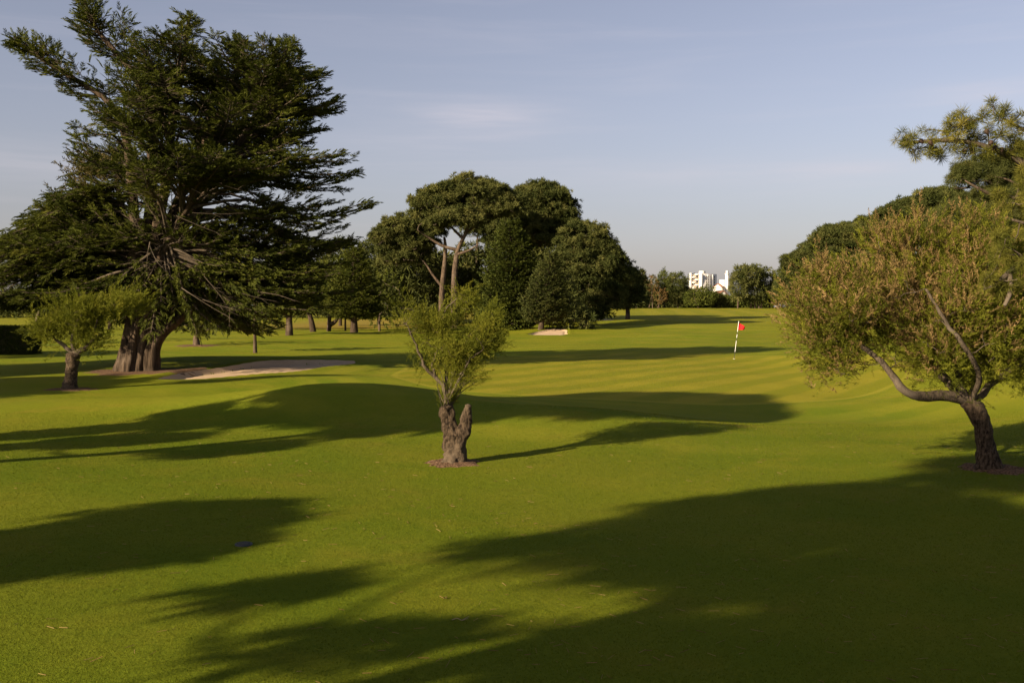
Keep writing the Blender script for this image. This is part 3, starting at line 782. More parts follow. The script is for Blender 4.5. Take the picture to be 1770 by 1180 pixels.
# right
b = ground(1706, 811); Y = b[1]; p_ = lambda px, py, dy=0.: P(px, py, Y + dy)
fk = p_(1668, 690)
E = [(1480, 548, 92, 56, 0), (1590, 500, 112, 72, .3), (1710, 520, 105, 110, .2), (1640, 570, 90, 50, -.3), (1418, 555, 48, 55, -.1), (1600, 425, 66, 28, .4), (1690, 440, 86, 50, .5), (1810, 520, 70, 90, .2), (1450, 512, 58, 34, .2), (1760, 590, 60, 50, -.2), (1470, 605, 40, 28, -.3), (1600, 622, 42, 26, -.2), (1442, 618, 16, 24, -.2), (1745, 632, 46, 32, -.1), (1660, 640, 40, 22, .3)]
tamarisk(b, [([b - np.array([0, 0, .15]), b + np.array([0, 0, .03]), p_(1704, 775), p_(1697, 735), p_(1684, 705), fk], [.27, .23, .155, .145, .16, .13], 36, .2),
             ([b + np.array([.16, -.08, -.1]), b + np.array([.10, -.06, .12]), p_(1708, 765, -.05), p_(1700, 730, -.05)], [.15, .13, .08, .05], 18, .2)],
    [([fk, p_(1640, 683, -.1), p_(1600, 684, -.2), p_(1573, 682, -.3), p_(1553, 660, -.3), p_(1528, 628, -.3), p_(1497, 602, -.2), p_(1460, 575, 0), p_(1425, 560, 0)], .11, .02),
     ([fk, p_(1635, 655, .1), p_(1600, 618, .3), p_(1565, 592, .4), p_(1530, 545, .5), p_(1490, 500, .4)], .085, .02),
     ([fk, p_(1655, 645, .2), p_(1640, 600, .5), p_(1650, 540, .6), p_(1620, 460, .6), p_(1590, 410, .6)], .08, .02),
     ([p_(1680, 695), p_(1690, 640, .3), p_(1705, 560, .4), p_(1695, 470, .5)], .08, .02),
     ([p_(1684, 695), p_(1722, 655, -.1), p_(1770, 625, -.2), p_(1815, 585, -.2), p_(1830, 530, 0)], .07, .02),
     ([p_(1680, 695), p_(1690, 640, -.6), p_(1640, 560, -.9), p_(1600, 500, -.9)], .06, .02),
     ([p_(1660, 690), p_(1640, 665, -.1), p_(1625, 648, -.1)], .06, .045)],
    [(p_(a, c, dy), np.array([rx * Y / F, 1.0 if rx > 60 else .5, ry * Y / F]), w) for (a, c, rx, ry, dy), w in zip(E, (.16, .22, .2, .10, .05, .08, .10, .08, .07, .05, .02, .035, .012, .045, .025))],
    'leaning tamarisk with low forked limbs and rusty pink flower tips', 660, 17, .33, rust=.56, wind=(-.15, 0, .55), clus=.17)
mulch(b + np.array([.15, 0, 0]), .62, .8)
# middle
b = ground(784, 800); Y = b[1]; p_ = lambda px, py, dy=0.: P(px, py, Y + dy)
hd = p_(772, 704)
E = [(795, 618, 46, 30, 0, .24), (836, 578, 38, 30, .1, .26), (780, 658, 20, 22, -.1, .05), (742, 625, 16, 20, 0, .05), (708, 560, 16, 34, 0, .03), (766, 555, 38, 20, .2, .10), (800, 528, 30, 14, .3, .06), (846, 600, 20, 24, 0, .05), (722, 590, 10, 16, 0, .015), (696, 540, 10, 10, 0, .012), (752, 575, 22, 18, .1, .05)]
tamarisk(b, [([b - np.array([0, 0, .12]), b + np.array([0, 0, .04]), p_(784, 772), p_(782, 750), p_(774, 724), p_(771, 702)], [.28, .225, .175, .175, .135, .115], 48, .34),
             ([p_(790, 778, -.05), p_(798, 750, -.05), p_(806, 724), p_(809, 700)], [.14, .13, .10, .07], 30, .34),
             ([b + np.array([.14, -.05, -.1]), p_(796, 780, -.05), p_(795, 755, 0)], [.13, .12, .08], 22, .22)],
    [([hd, p_(768, 668), p_(747, 648), p_(728, 622), p_(716, 590), p_(702, 560)], .055, .012),
     ([hd, p_(785, 640, .1), p_(806, 590, .1), p_(832, 560, .2)], .04, .01),
     ([hd, p_(772, 650, .2), p_(765, 600, .3), p_(768, 545, .3), p_(790, 515, .3)], .045, .01),
     ([p_(752, 652), p_(748, 628), p_(756, 605)], .035, .01),
     ([hd, p_(792, 655, -.2), p_(815, 620, -.3), p_(836, 600, -.3)], .026, .006)],
    [(p_(a, c, dy), np.array([rx * Y / F, max(.25, (rx + ry) / 2 * Y / F), ry * Y / F]), w) for a, c, rx, ry, dy, w in E],
    'stump-like tamarisk with a forked knobbly trunk and thin feathery crown in mid fairway', 270, 15, .215, wind=(.85, 0, .12), clus=.095, shoots=[(hd, p_(790, 640), 10), (hd, p_(806, 655), 7), (hd, p_(778, 660), 5)])
mulch(b, .53, .8)
# left
b = ground(122, 673); Y = b[1]; p_ = lambda px, py, dy=0.: P(px, py, Y + dy)
hd = p_(128, 612)
E = [(112, 568, 36, 30, 0, .22), (158, 566, 38, 32, .2, .24), (190, 528, 42, 24, .3, .2), (95, 580, 22, 26, -.2, .08), (135, 540, 40, 22, 0, .14), (150, 592, 22, 16, 0, .06), (105, 530, 10, 16, 0, .02)]
tamarisk(b, [([b - np.array([0, 0, .15]), b + np.array([0, 0, .06]), p_(123, 650), p_(125, 632), p_(128, 612)], [.33, .27, .20, .21, .24], 30, .2)],
    [([hd, p_(112, 598), p_(95, 586), p_(82, 570)], .10, .02), ([hd, p_(148, 602), p_(160, 588), p_(175, 575)], .12, .03),
     ([hd, p_(125, 585), p_(135, 555), p_(150, 530)], .09, .02), ([hd, p_(140, 580, .4), p_(165, 550, .5), p_(195, 525, .5)], .08, .02), ([p_(160, 590), p_(163, 570), p_(170, 550)], .06, .02)],
    [(p_(a, c, dy), np.array([rx * Y / F, max(.4, (rx + ry) / 2 * Y / F), ry * Y / F]), w) for a, c, rx, ry, dy, w in E],
    'small round tamarisk on a stout knobbly trunk before the big cypress', 170, 14, .42, wind=(.3, 0, .7))
mulch(b, .85, .8)

# ------------------------------------------------------------------ near pine at the right edge
def near_pine():
    Y = 15.0; p_ = lambda px, py, dy=0.: P(px, py, Y + dy)
    bx = 9.9; b = np.array([bx, 14.6, h1(bx, 14.6)])
    t = thing('pine_tree', b, 'near pine reaching in at the right edge with long needles and hanging cones', 'pine')
    tb = MB(); top = np.array([bx + .2, 14.8, 8.2])
    tr = curve([b - np.array([0, 0, .2]), b + np.array([.05, 0, 1.5]), b + np.array([.1, .1, 4]), top], 24)
    tb.tube(tr, np.linspace(.27, .08, 24), 14, gnarl=.14, gfreq=3)
    bw = MB(); nodes = []
    limbs = [([tr[15], p_(1860, 330), p_(1775, 285), p_(1700, 252), p_(1640, 243), p_(1590, 245), p_(1560, 248)], .07),
             ([tr[13], p_(1880, 410), p_(1775, 452), p_(1746, 470), p_(1720, 492), p_(1700, 500)], .085),
             ([tr[17], p_(1840, 260), p_(1770, 225), p_(1735, 205)], .05), ([tr[14], p_(1850, 380), p_(1770, 350), p_(1725, 330)], .05),
             ([tr[12], p_(1850, 470), p_(1790, 470), p_(1760, 440)], .05), ([tr[20], p_(1870, 180), p_(1800, 150), p_(1790, 130)], .05), ([tr[13], p_(1850, 400, -.8), p_(1790, 390, -1), p_(1750, 380, -1)], .05)]
    for pts, r in limbs:
        q = curve(pts, 22); nodes += list(q[6:]); bw.tube(q, np.linspace(r, .015, 22), 8, gnarl=.12, gfreq=6)
    bw.tube(curve([p_(1744, 470), p_(1747, 495), p_(1744, 512), p_(1737, 528)], 10), np.linspace(.045, .03, 10), 7, gnarl=.2, gfreq=8)
    pts = [(1557, 242), (1566, 232), (1578, 236), (1600, 226), (1590, 258), (1606, 262), (1626, 264), (1574, 258), (1613, 240), (1651, 200), (1640, 222), (1636, 245), (1650, 262), (1664, 196), (1672, 222), (1690, 208), (1655, 238), (1690, 240), (1705, 195), (1714, 180), (1722, 198), (1735, 186), (1708, 222), (1745, 212), (1728, 236), (1757, 232), (1765, 196), (1718, 258), (1745, 262), (1772, 255), (1772, 215), (1680, 256), (1700, 262), (1785, 180), (1800, 220), (1790, 240), (1664, 250), (1675, 236), (1660, 218), (1682, 222), (1745, 238), (1640, 212), (1672, 204), (1735, 220), (1620, 254), (1760, 250), (1790, 280)]
    tg = [p_(a, c, rng.uniform(-.35, .35)) for a, c in pts]
    low = []
    for i in range(80):
        a = rng.uniform(1700, 1860); c = rng.uniform(285, 470)
        if a < 1735 and c < 330: continue
        if a < 1715 + (470 - c) * .05: continue
        low.append(p_(a, c, rng.uniform(-1.0, .6)))
    for i in range(40): low.append(p_(rng.uniform(1800, 1960), rng.uniform(100, 420), rng.uniform(-1.5, 1.5)))
    for i in range(10): low.append(p_(rng.uniform(1700, 1770), rng.uniform(470, 510), rng.uniform(-.2, .6)))
    allt = np.array(tg + low)
    dirs = connect(bw, nodes, allt, .022, .007, .0, 5, .10)
    pos = []; dr = []; sc = []; ti = []
    for c, d in zip(allt, dirs):
        bt = rng.normal(.55, .13); d = unit(unit(d) + np.array([-.1, 0, .7]))
        for e in range(4):
            pos.append(c - d * .06 * e + rng.normal(0, .022, 3)); dr.append(d + rng.normal(0, .2, 3)); sc.append(rng.uniform(.12, .18) * (1 if e else .85)); ti.append(bt + rng.normal(0, .1) + (.12 if e == 0 else -.05))
    cr = MB(); scatter(cr, TUFT_NEAR, pos, dr, np.array(sc), np.clip(ti, 0, 1))
    tb.build('trunk', M['bark_pine'], t, True, b); bw.build('branches', M['twig_dark'], t, True, b); cr.build('crown', M['pine_near'], t, False, b)  # limbs get the dark twig bark: the shade on them is put into the colour
    # cones: overlapping scales on an egg
    cm = plain('pine_cone', (.045, .028, .018), .7, .2, .3, 40)
    def cone_mb(c, d, L):
        mb = MB(); d = unit(d); x = unit(np.cross(d, [.3, .2, 1])); y = np.cross(d, x)
        prof = [(0, .10), (.12, .32), (.35, .40), (.6, .34), (.85, .17), (1, .03)]
        V = []; n = 10
        for a, r in prof:
            for j in range(n):
                th = j * 2 * math.pi / n; V.append(c + d * a * L + (x * math.cos(th) + y * math.sin(th)) * r * L)
        Q = [(i * n + j, i * n + (j + 1) % n, (i + 1) * n + (j + 1) % n, (i + 1) * n + j) for i in range(5) for j in range(n)]
        mb.add(V, None, Q)
        for k in range(46):
            a = (k + .5) / 46; th = k * 2.4; r = np.interp(a, [q[0] for q in prof], [q[1] for q in prof]) * L
            o = x * math.cos(th) + y * math.sin(th); s = np.cross(d, o); w = .10 * L * (1.1 - .5 * a)
            bse = c + d * a * L + o * r * .85; tip = bse + o * .13 * L + d * .10 * L
            mb.add([bse - s * w, bse + s * w, tip + s * w * .5, tip - s * w * .5, bse + d * .14 * L], [(0, 4, 1)], [(0, 1, 2, 3)])
        return mb
    for a, c, dy in ((1667, 261, -.2), (1678, 264, -.15), (1722, 256, -.3), (1731, 258, -.25), (1590, 244, -.3), (1606, 247, -.28), (1703, 228, -.4), (1715, 247, -.4)):
        cone_mb(p_(a, c, dy) + np.array([0, 0, .03]), np.array([rng.normal(0, .4), -.3, -.8]), .085).build('pine_cone', cm, t, True, b)
near_pine()

# ------------------------------------------------------------------ pine grove and the other trees
def pe(px, py, rx, ry, Y, rd=None):
    c, r = pxell(px, py, rx, ry, Y, rd); return (c, r)
def tp(b, *pts): return [b - np.array([0, 0, .3])] + [P(*q) for q in pts]

GROVE = 'pines of the grove in mid distance'
Y = 125.; b = foot(786, Y)
pine('pine_tree', b, tp(b, (785, 490, Y), (788, 452, Y), (792, 430, Y), (806, 400, Y), (812, 370, Y)), [pe(760, 352, 48, 32, Y), pe(820, 342, 70, 32, Y), pe(860, 362, 48, 36, Y), pe(790, 385, 50, 22, Y - 2, 3.), pe(735, 372, 28, 18, Y)],
     'tall flat-topped pine with a bare reddish trunk, highest of the grove', GROVE, mat='pine', puff=.95, per=46, tuft=.50, tmpl=TUFT_FAR, r0=.44,
     limbs=[([P(792, 432, Y), P(765, 425, Y), P(740, 410, Y), P(722, 398, Y - 1)], .26), ([P(790, 440, Y), P(812, 432, Y - 1), P(830, 420, Y - 1)], .2), ([P(800, 412, Y), P(780, 392, Y), P(768, 372, Y)], .2), ([P(806, 402, Y), P(830, 385, Y), P(855, 368, Y)], .22)], low=-.25)
Y = 131.; b = foot(764, Y)
pine('pine_tree', b, tp(b, (764, 505, Y), (768, 460, Y), (770, 430, Y), (768, 410, Y)), [pe(690, 400, 42, 28, Y), pe(660, 412, 26, 18, Y), pe(720, 418, 42, 30, Y), pe(745, 400, 32, 24, Y), pe(700, 445, 50, 26, Y + 2)],
     'spreading pine with a leaning side limb at the left end of the grove', GROVE, mat='pine', puff=.95, per=46, tuft=.50, tmpl=TUFT_FAR, r0=.45, limbs=[([P(764, 495, Y), P(748, 475, Y), P(735, 455, Y), P(715, 435, Y)], .22)], low=-.3)
Y = 136.; b = foot(905, Y)
pine('pine_tree', b, tp(b, (905, 500, Y), (910, 430, Y), (915, 380, Y)), [pe(940, 352, 48, 34, Y), pe(965, 375, 34, 36, Y), pe(905, 365, 40, 40, Y), pe(935, 405, 58, 40, Y)],
     'dense rounded pine right of the flat-topped pine, its top level with it', GROVE, mat='pine_dark', puff=1.0, per=46, tuft=.52, tmpl=TUFT_FAR, r0=.5, low=-.5)
Y = 126.; b = foot(1010, Y)
pine('pine_tree', b, tp(b, (1010, 510, Y), (1012, 460, Y), (1012, 420, Y)), [pe(1010, 420, 50, 38, Y), pe(1040, 455, 38, 40, Y), pe(1000, 470, 52, 45, Y), pe(1040, 510, 40, 42, Y), pe(1000, 530, 45, 34, Y), pe(1062, 480, 24, 50, Y)],
     'broad dark pine with foliage to the ground at the right end of the grove', GROVE, mat='pine_dark', puff=.95, per=46, tuft=.50, tmpl=TUFT_FAR, r0=.5, low=-.85)
Y = 150.; b = foot(1085, Y)
pine('pine_tree', b, tp(b, (1085, 520, Y), (1086, 490, Y), (1086, 470, Y)), [pe(1085, 478, 24, 24, Y), pe(1092, 505, 24, 26, Y), pe(1078, 520, 22, 20, Y)],
     'smaller dark pine half hidden behind the right end of the grove', GROVE, mat='pine_dark', puff=1.2, per=40, tuft=.55, tmpl=TUFT_FAR, r0=.35, low=-.8)
Y = 150.; b = foot(822, Y)
pine('pine_tree', b, tp(b, (822, 500, Y), (824, 440, Y), (826, 405, Y)), [pe(838, 395, 44, 26, Y), pe(870, 420, 40, 30, Y)],
     'slim pine behind the flat-topped pine showing a thin straight trunk', GROVE, mat='pine_dark', puff=1.3, per=40, tuft=.6, tmpl=TUFT_FAR, r0=.28, low=-.5)
# dense conifers in front of the grove
Y = 112.; b = foot(882, Y)
whorl_tree('conifer_tree', b, P(882, 388, Y)[2] - b[2], 4.3, 'dense rich green conical cypress standing in front of the grove', cat='conifer', frond=.72, dens=2.4, shape=.55, z0=.3, rtr=.3, up=.45, sub=.42)
b = foot(935, 108.); Y = 108.
whorl_tree('conifer_tree', b, P(955, 440, Y)[2] - b[2], 2.9, 'narrow dark conifer with a short visible trunk beside the conical cypress', cat='conifer', frond=.62, dens=2.2, shape=.7, z0=.9, rtr=.26, lean=(1.2, 0), up=.4, mat='pine_dark', sub=.45)
Y = 109.; b = foot(985, Y)
bushy('pine_bush', b, [pe(985, 545, 42, 30, Y), pe(960, 535, 30, 30, Y), pe(1008, 555, 24, 20, Y), pe(975, 505, 28, 30, Y)], 'low dark pine bush beside the pale sand bunker', cat='bush', mat='pine_dark', clump=.7, per=1.0, tmpl=TUFT_FAR)
Y = 110.; b = foot(850, Y)
bushy('bush', b, [pe(858, 540, 44, 32, Y), pe(895, 552, 34, 22, Y)], 'dark undergrowth bush at the foot of the conical cypress', cat='bush', mat='broad', clump=.6)
# dark trees filling in behind the middle tamarisk
for k, (px, Y, ells, lab) in enumerate((
    (700, 142., [(700, 470, 56, 46), (670, 490, 44, 50), (735, 490, 44, 56), (745, 455, 26, 22)], 'dark broad tree in shade left of the reddish pine trunks'),
    (770, 150., [(775, 500, 50, 50), (805, 470, 26, 50), (740, 530, 44, 30), (775, 462, 30, 22)], 'dark shaded tree filling in behind the reddish pine trunks'),
    (830, 155., [(835, 480, 40, 60), (850, 520, 40, 40)], 'dark tree filling in behind the conical cypress'),
    (945, 150., [(950, 440, 50, 70), (980, 500, 50, 50), (920, 470, 40, 70)], 'dark tree filling in behind the narrow dark conifer'),
    (588, 150., [(590, 470, 46, 56), (560, 500, 40, 40), (610, 505, 40, 40)], 'dark tree behind the tiered conifer beyond the bunker'),
    (655, 150., [(650, 455, 40, 50), (630, 510, 36, 36)], 'dark tree between the big cypress and the grove'))):
    b = foot(px, Y); bushy('tree', b, [pe(*e, Y) for e in ells], lab, 'dark trees behind the fairway', 'tree', 'pine_dark', clump=1.0, per=2.6, r0=.3, tmpl=TUFT_FAR)
# small trees under and behind the big cypress
b = ground(340, 597); Y = b[1]
bushy('small_tree', b, [pe(345, 560, 48, 22, Y), pe(320, 548, 28, 20, Y), pe(375, 555, 30, 24, Y), pe(350, 535, 36, 16, Y)], 'low wide dark tree on a short thick trunk behind the big cypress', cat='tree', mat='pine_dark', clump=.45, trunks=[[b - np.array([0, 0, .2]), b + np.array([0, 0, .6]), P(345, 565, Y)]], r0=.3, tmpl=FIRF, bark='bark_pine')
mulch(b, 1.3, .9)
b = ground(441, 610); Y = b[1]
whorl_tree('young_conifer', b, 4.3, 2.1, 'young open conifer with drooping tiers on a thin stem right of the big cypress', cat='conifer', frond=.42, dens=.55, shape=.55, z0=1.5, rtr=.11, up=.35, droop=.1)
for (px, Y, tops, r0, ells, lab) in (
    (542, 116., [(536, 545), (528, 520)], .42, [(525, 500, 40, 36), (560, 490, 36, 40), (520, 530, 26, 18)], 'broad tree with a thick curved trunk right of the young conifer'),
    (568, 118., [(570, 545), (575, 510)], .32, [(580, 500, 34, 36), (575, 475, 30, 30)], 'tree with a forked black trunk against the pale dry field'),
    (597, 119., [(597, 545), (600, 515)], .15, [(600, 500, 26, 34)], 'thin straight dark trunk between two thicker trees'),
    (656, 117., [(656, 565), (656, 545)], .2, [(655, 535, 30, 26), (668, 505, 30, 34), (690, 540, 24, 20)], 'small round dark tree left of the middle tamarisk')):
    b = foot(px, Y); tr = [[b - np.array([0, 0, .3])] + [P(x, y, Y) for x, y in tops]]
    if px == 568: tr.append([b + np.array([.2, 0, .8]), P(580, 555, Y), P(588, 540, Y)])
    bushy('tree', b, [pe(*e, Y) for e in ells], lab, 'row of dark trees beyond the bunker', 'tree', 'cypress', trunks=tr, clump=.8, per=2.2, r0=r0, tmpl=FIRF)
Y = 110.; b = foot(612, Y)
whorl_tree('conifer_tree', b, P(625, 430, Y)[2] - b[2], 3.6, 'dark tiered conifer with a split trunk beyond the bunker', cat='conifer', frond=.65, dens=2.0, shape=.6, z0=1.8, rtr=.36, up=.4, droop=.06, sub=.5, mat='cypress')
Y = 95.; b = foot(500, Y)
whorl_tree('conifer_tree', b, P(505, 400, Y)[2] - b[2], 3.6, 'dark layered conifer close behind the right side of the big cypress', cat='conifer', frond=.6, dens=1.8, shape=.6, z0=2.2, rtr=.3, up=.4, droop=.06, sub=.5, mat='cypress')
# left edge
Y = 70.; b = foot(-30, Y)
bushy('cypress_tree', b, [pe(-20, 470, 80, 50, Y), pe(30, 480, 60, 40, Y), pe(20, 430, 40, 26, Y), pe(90, 490, 50, 30, Y + 4), pe(10, 520, 50, 20, Y)], 'dark cypress mass at the left edge above the clipped hedge', cat='cypress', mat='cypress', clump=.7, per=1.2, tmpl=FROND, r0=.5)
Y = 120.; b = foot(68, Y)
bushy('tree', b, [pe(70, 520, 26, 18, Y), pe(110, 505, 40, 26, Y)], 'small far tree with a pale pinkish trunk right of the clipped hedge', cat='tree', mat='broad', clump=.8, trunks=[[b - np.array([0, 0, .2]), P(64, 552, Y), P(72, 530, Y)]], r0=.3, bark='twig')
for (px, Y, e, lab) in ((190, 130., [(190, 530, 50, 34), (240, 520, 40, 40)], 'dark tree seen past the left of the cypress trunk'), (300, 128., [(300, 530, 44, 34), (350, 520, 50, 44)], 'dark tree seen past the right of the cypress trunk'), (430, 125., [(430, 520, 50, 44), (470, 500, 44, 50)], 'dark tree far behind the young conifer')):
    b = foot(px, Y); bushy('tree', b, [pe(*q, Y) for q in e], lab, 'dark trees behind the big cypress', 'tree', 'cypress', clump=.9, per=2.0, tmpl=FIRF, r0=.3)
def hedge():
    Y = 60.; a = foot(-60, Y); c = foot(50, Y); L = c[0] - a[0]; hgt = 1.75; dep = 1.4
    t = thing('clipped_hedge', (a + c) / 2, 'black-looking clipped hedge with a square end at the left edge', 'hedge')
    o = (a + c) / 2; core = MB(); n = 30
    zb = min(a[2], c[2]) - .1
    core.box([o[0], o[1] + dep / 2, zb + hgt / 2], [L - .16, dep - .16, hgt - .16])
    lf = MB(); pos = []; dr = []
    for i in range(5200):
        f = rng.integers(0, 4); u, v = rng.random(2)
        if f == 0: q = [a[0] + u * L, Y, zb + v * hgt]; d = [0, -1, .3]
        elif f == 1: q = [a[0] + u * L, Y + v * dep, zb + hgt]; d = [0, 0, 1]
        elif f == 2: q = [c[0], Y + u * dep, zb + v * hgt]; d = [1, 0, .3]
        else: q = [a[0] + u * L, Y + dep, zb + v * hgt]; d = [0, 1, .3]
        pos.append(np.array(q) + rng.normal(0, .03, 3)); dr.append(np.array(d) + rng.normal(0, .4, 3))
    scatter(lf, CLUMP, pos, dr, .16, rng.uniform(0, .6, len(pos)))
    core.build('stems', M['twig_dark'], t, False, o); lf.build('leaves', M['fir'], t, False, o)
hedge()
# far tree line across the fairway
FARG = 'trees closing the far end of the fairway'
FT = [(1100, 262., [(1098, 495, 16, 30), (1106, 480, 10, 16)], 'pine_dark', 'dark round far tree at the left end of the far tree line'),
      (1128, 258., [(1126, 490, 12, 16), (1140, 512, 14, 18)], 'rust', 'thin russet half-bare tree with two pale stems'),
      (1148, 268., [(1146, 490, 14, 22), (1148, 474, 6, 12), (1156, 505, 14, 24)], 'broad', 'pointed dark far tree with a spiky tip'),
      (1172, 266., [(1170, 498, 18, 28), (1180, 512, 14, 18)], 'pine_dark', 'broad dark far tree left of the white apartment block'),
      (1208, 258., [(1200, 515, 20, 16), (1222, 512, 20, 18), (1212, 505, 14, 10)], 'broad', 'low dark bush in front of the white apartment block'),
      (1240, 262., [(1238, 518, 14, 13), (1248, 524, 12, 8)], 'pine_dark', 'low dark bush in front of the white house'),
      (1275, 250., [(1277, 492, 15, 32), (1292, 478, 22, 19)], 'pine', 'tall rounded far pine beside the white house'),
      (1305, 252., [(1302, 476, 22, 20), (1306, 505, 24, 24)], 'pine_dark', 'tall dark far pine with several bare reddish stems'),
      (1330, 256., [(1328, 490, 20, 26), (1342, 505, 18, 20)], 'pine', 'far pine between the tall pines and the right-hand tamarisk'),
      (1362, 245., [(1360, 495, 24, 30), (1380, 500, 24, 26)], 'pine_dark', 'far dark tree behind the left tip of the flowering tamarisk')]
for px, Y, ells, mat, lab in FT:
    b = foot(px, Y); tr = [[b - np.array([0, 0, .3]), P(ells[0][0], ells[0][1], Y)]]
    if mat in ('rust',) or 'stems' in lab: tr += [[b + np.array([rng.uniform(-1.5, 1.5), 0, -.3]), P(e[0] + rng.uniform(-6, 6), e[1], Y)] for e in ells] + [[b + np.array([1.6, 0, -.3]), P(px + 12, 495, Y)]]
    bushy('far_tree', b, [pe(*e, Y) for e in ells], lab, FARG, 'tree', mat, trunks=tr, clump=1.0 if mat != 'rust' else .7, per=2.4 if mat != 'rust' else .8, r0=.22 if mat != 'rust' else .12, bark='bark_pine', tmpl=TUFT_FAR if 'pine' in mat else CLUMP)
# right-hand row of pines
RG = 'pines along the right side of the fairway'
for px, Y, ells, lab, mat in (
    (1400, 150., [(1385, 470, 34, 32), (1370, 500, 26, 26), (1412, 448, 40, 30), (1365, 455, 14, 12), (1400, 505, 40, 26)], 'dark pine at the left end of the right-hand row, sloping down to the fairway', 'pine_dark'),
    (1475, 135., [(1470, 412, 50, 32), (1440, 428, 46, 36), (1505, 405, 40, 30), (1470, 470, 70, 46), (1530, 430, 40, 40)], 'wide domed dark pine behind the top of the flowering tamarisk', 'pine_dark'),
    (1560, 95., [(1560, 372, 36, 24), (1540, 385, 24, 22), (1580, 400, 40, 36)], 'round-headed dark pine rising between the domed pine and the nearest row pine', 'pine_dark'),
    (1645, 72., [(1640, 352, 44, 28), (1612, 355, 26, 24), (1660, 400, 56, 56), (1615, 400, 40, 40)], 'flat dark pine left of the pine with bare slanting limbs', 'pine_dark')):
    b = foot(px, Y); pine('pine_tree', b, tp(b, (px, 490, Y), (px + 2, 440, Y), (ells[0][0], ells[0][1] + 10, Y)), [pe(*e, Y) for e in ells], lab, RG, mat=mat, puff=1.0 if Y > 100 else .7, per=50, tuft=.5 if Y > 100 else .38, tmpl=TUFT_FAR if Y > 100 else TUFT, r0=.4, low=-.6)
Y = 42.; b = foot(1860, Y)
pine('pine_tree', b, tp(b, (1855, 480, Y), (1840, 400, Y), (1830, 340, Y)), [pe(1718, 304, 54, 30, Y), pe(1668, 310, 22, 22, Y, .9), pe(1790, 300, 70, 50, Y), pe(1770, 385, 90, 70, Y), pe(1712, 365, 62, 50, Y), pe(1680, 430, 60, 60, Y), pe(1740, 470, 90, 70, Y), pe(1645, 400, 40, 40, Y)],
     'pine with pale bare slanting limbs below its dark fringe at the right edge', RG, mat='pine_dark', puff=.5, per=24, tuft=.27, r0=.4, low=-.6, flat=.95, puffs_dens=1.1, tmpl=TUFT_NEAR,
     limbs=[([P(1840, 400, Y), P(1740, 350, Y - 1), P(1690, 325, Y - 1.5), P(1668, 312, Y - 1.5)], .13), ([P(1835, 380, Y), P(1760, 320, Y - 1), P(1720, 305, Y - 1)], .1), ([P(1840, 420, Y), P(1770, 385, Y - 2), P(1730, 375, Y - 2)], .08)])

# ------------------------------------------------------------------ trees out of view whose shadows lie on the grass
SG = 'trees out of view that shade the grass'
def along(a, n): return a * math.cos(SUN_AZ) - n * math.sin(SUN_AZ), a * math.sin(SUN_AZ) + n * math.cos(SUN_AZ)
def shade_tree(a, n, h, ells, label, puff=.8, r0=.3, per=30):
    x, y = along(a, n); b = np.array([x, y, h1(x, y)]); z0 = b[2]
    E = []
    for da, dn, z, r, rz in ells:
        q = along(da, dn); E.append((np.array([x + q[0], y + q[1], z]), np.array([r, r, rz])))
    pine('pine_tree', b, [b - np.array([0, 0, .3]), b + np.array([.1, 0, h * .4]), b + np.array([.1, .2, h * .8])], E, label, SG, mat='pine', puff=puff, per=per, tuft=.45, tmpl=TUFT, r0=r0, low=-.5, fill=False)
shade_tree(-9.8, 6.4, 9.5, [(-.9, .6, 8.2, 2.9, 1.2), (0, 1.1, 10.4, 1.5, .6), (.4, -1.6, 6.9, 1.2, .35), (0, -2.6, 6.3, 1.5, .45), (0, -.9, 5.9, 1.0, .3), (.3, -3.6, 7.0, 1.2, .4), (1.2, -2.2, 8.8, 1.0, .5), (0, 2.9, 5.5, .45, .2), (0, 2.7, 6.6, .5, .25), (0, 1.0, 5.4, .45, .2)], 'wide pine out of view behind the tee that shades the near grass', puff=.6)
shade_tree(-6.8, 1.2, 10.0, [(0, 0, 8.0, 2.9, 1.3), (-.5, -2.8, 7.0, 2.6, 1.2), (1, 1.9, 10.2, 1.3, .5), (.5, 2.2, 6.6, .8, .3), (0, 3.2, 9.0, .6, .3), (0, 2.6, 11.4, 1.0, .4)], 'second wide pine out of view that darkens the bottom right of the grass', puff=.55, per=28)
shade_tree(-8.2, 12.75, 5.6, [(0, 0, 3.5, 1.35, 1.5), (0, .3, 5.0, .9, .5), (0, -.7, 4.6, .7, .4)], 'small round pine out of view that shades the left of the near grass', puff=.5, r0=.15)
shade_tree(-5.4, 20.1, 11.5, [(0, 0, 10.0, 3.9, 1.7), (.6, -2.4, 9.4, 1.6, .6), (0, 3.0, 8.6, 1.8, .6), (-.5, .8, 7.2, .9, .5), (0, -1.0, 5.2, .6, .7), (0, 1.6, 4.8, .7, .6), (0, 4.2, 4.6, .6, .8), (0, -.6, 6.6, .6, .5), (0, 3.0, 6.2, .7, .4), (0, 2.4, 3.6, .6, .5), (0, 4.8, 6.0, .5, .4), (0, 1.5, 6.9, 1.3, .5), (0, 3.4, 5.7, 1.0, .5), (0, 0, 7.8, 1.7, .7), (0, 3.0, 7.6, 1.5, .5), (0, 2.2, 4.4, .8, .4)], 'tall pine out of view on the left that shades the mound', puff=.5, r0=.3)
shade_tree(-7.5, 41.0, 11.0, [(0, 0, 6.2, 4.0, 1.5), (1, 2, 5.0, 2.5, .8), (1, -3.5, 5.5, 2.5, .8)], 'pine out of view on the left that shades the foot of the big cypress')
shade_tree(-8.0, 50.5, 12.0, [(0, 0, 7.5, 4.2, 3.2), (1, -3, 5.5, 2.5, 1.5)], 'pine out of view on the left that shades the grass left of the big cypress')

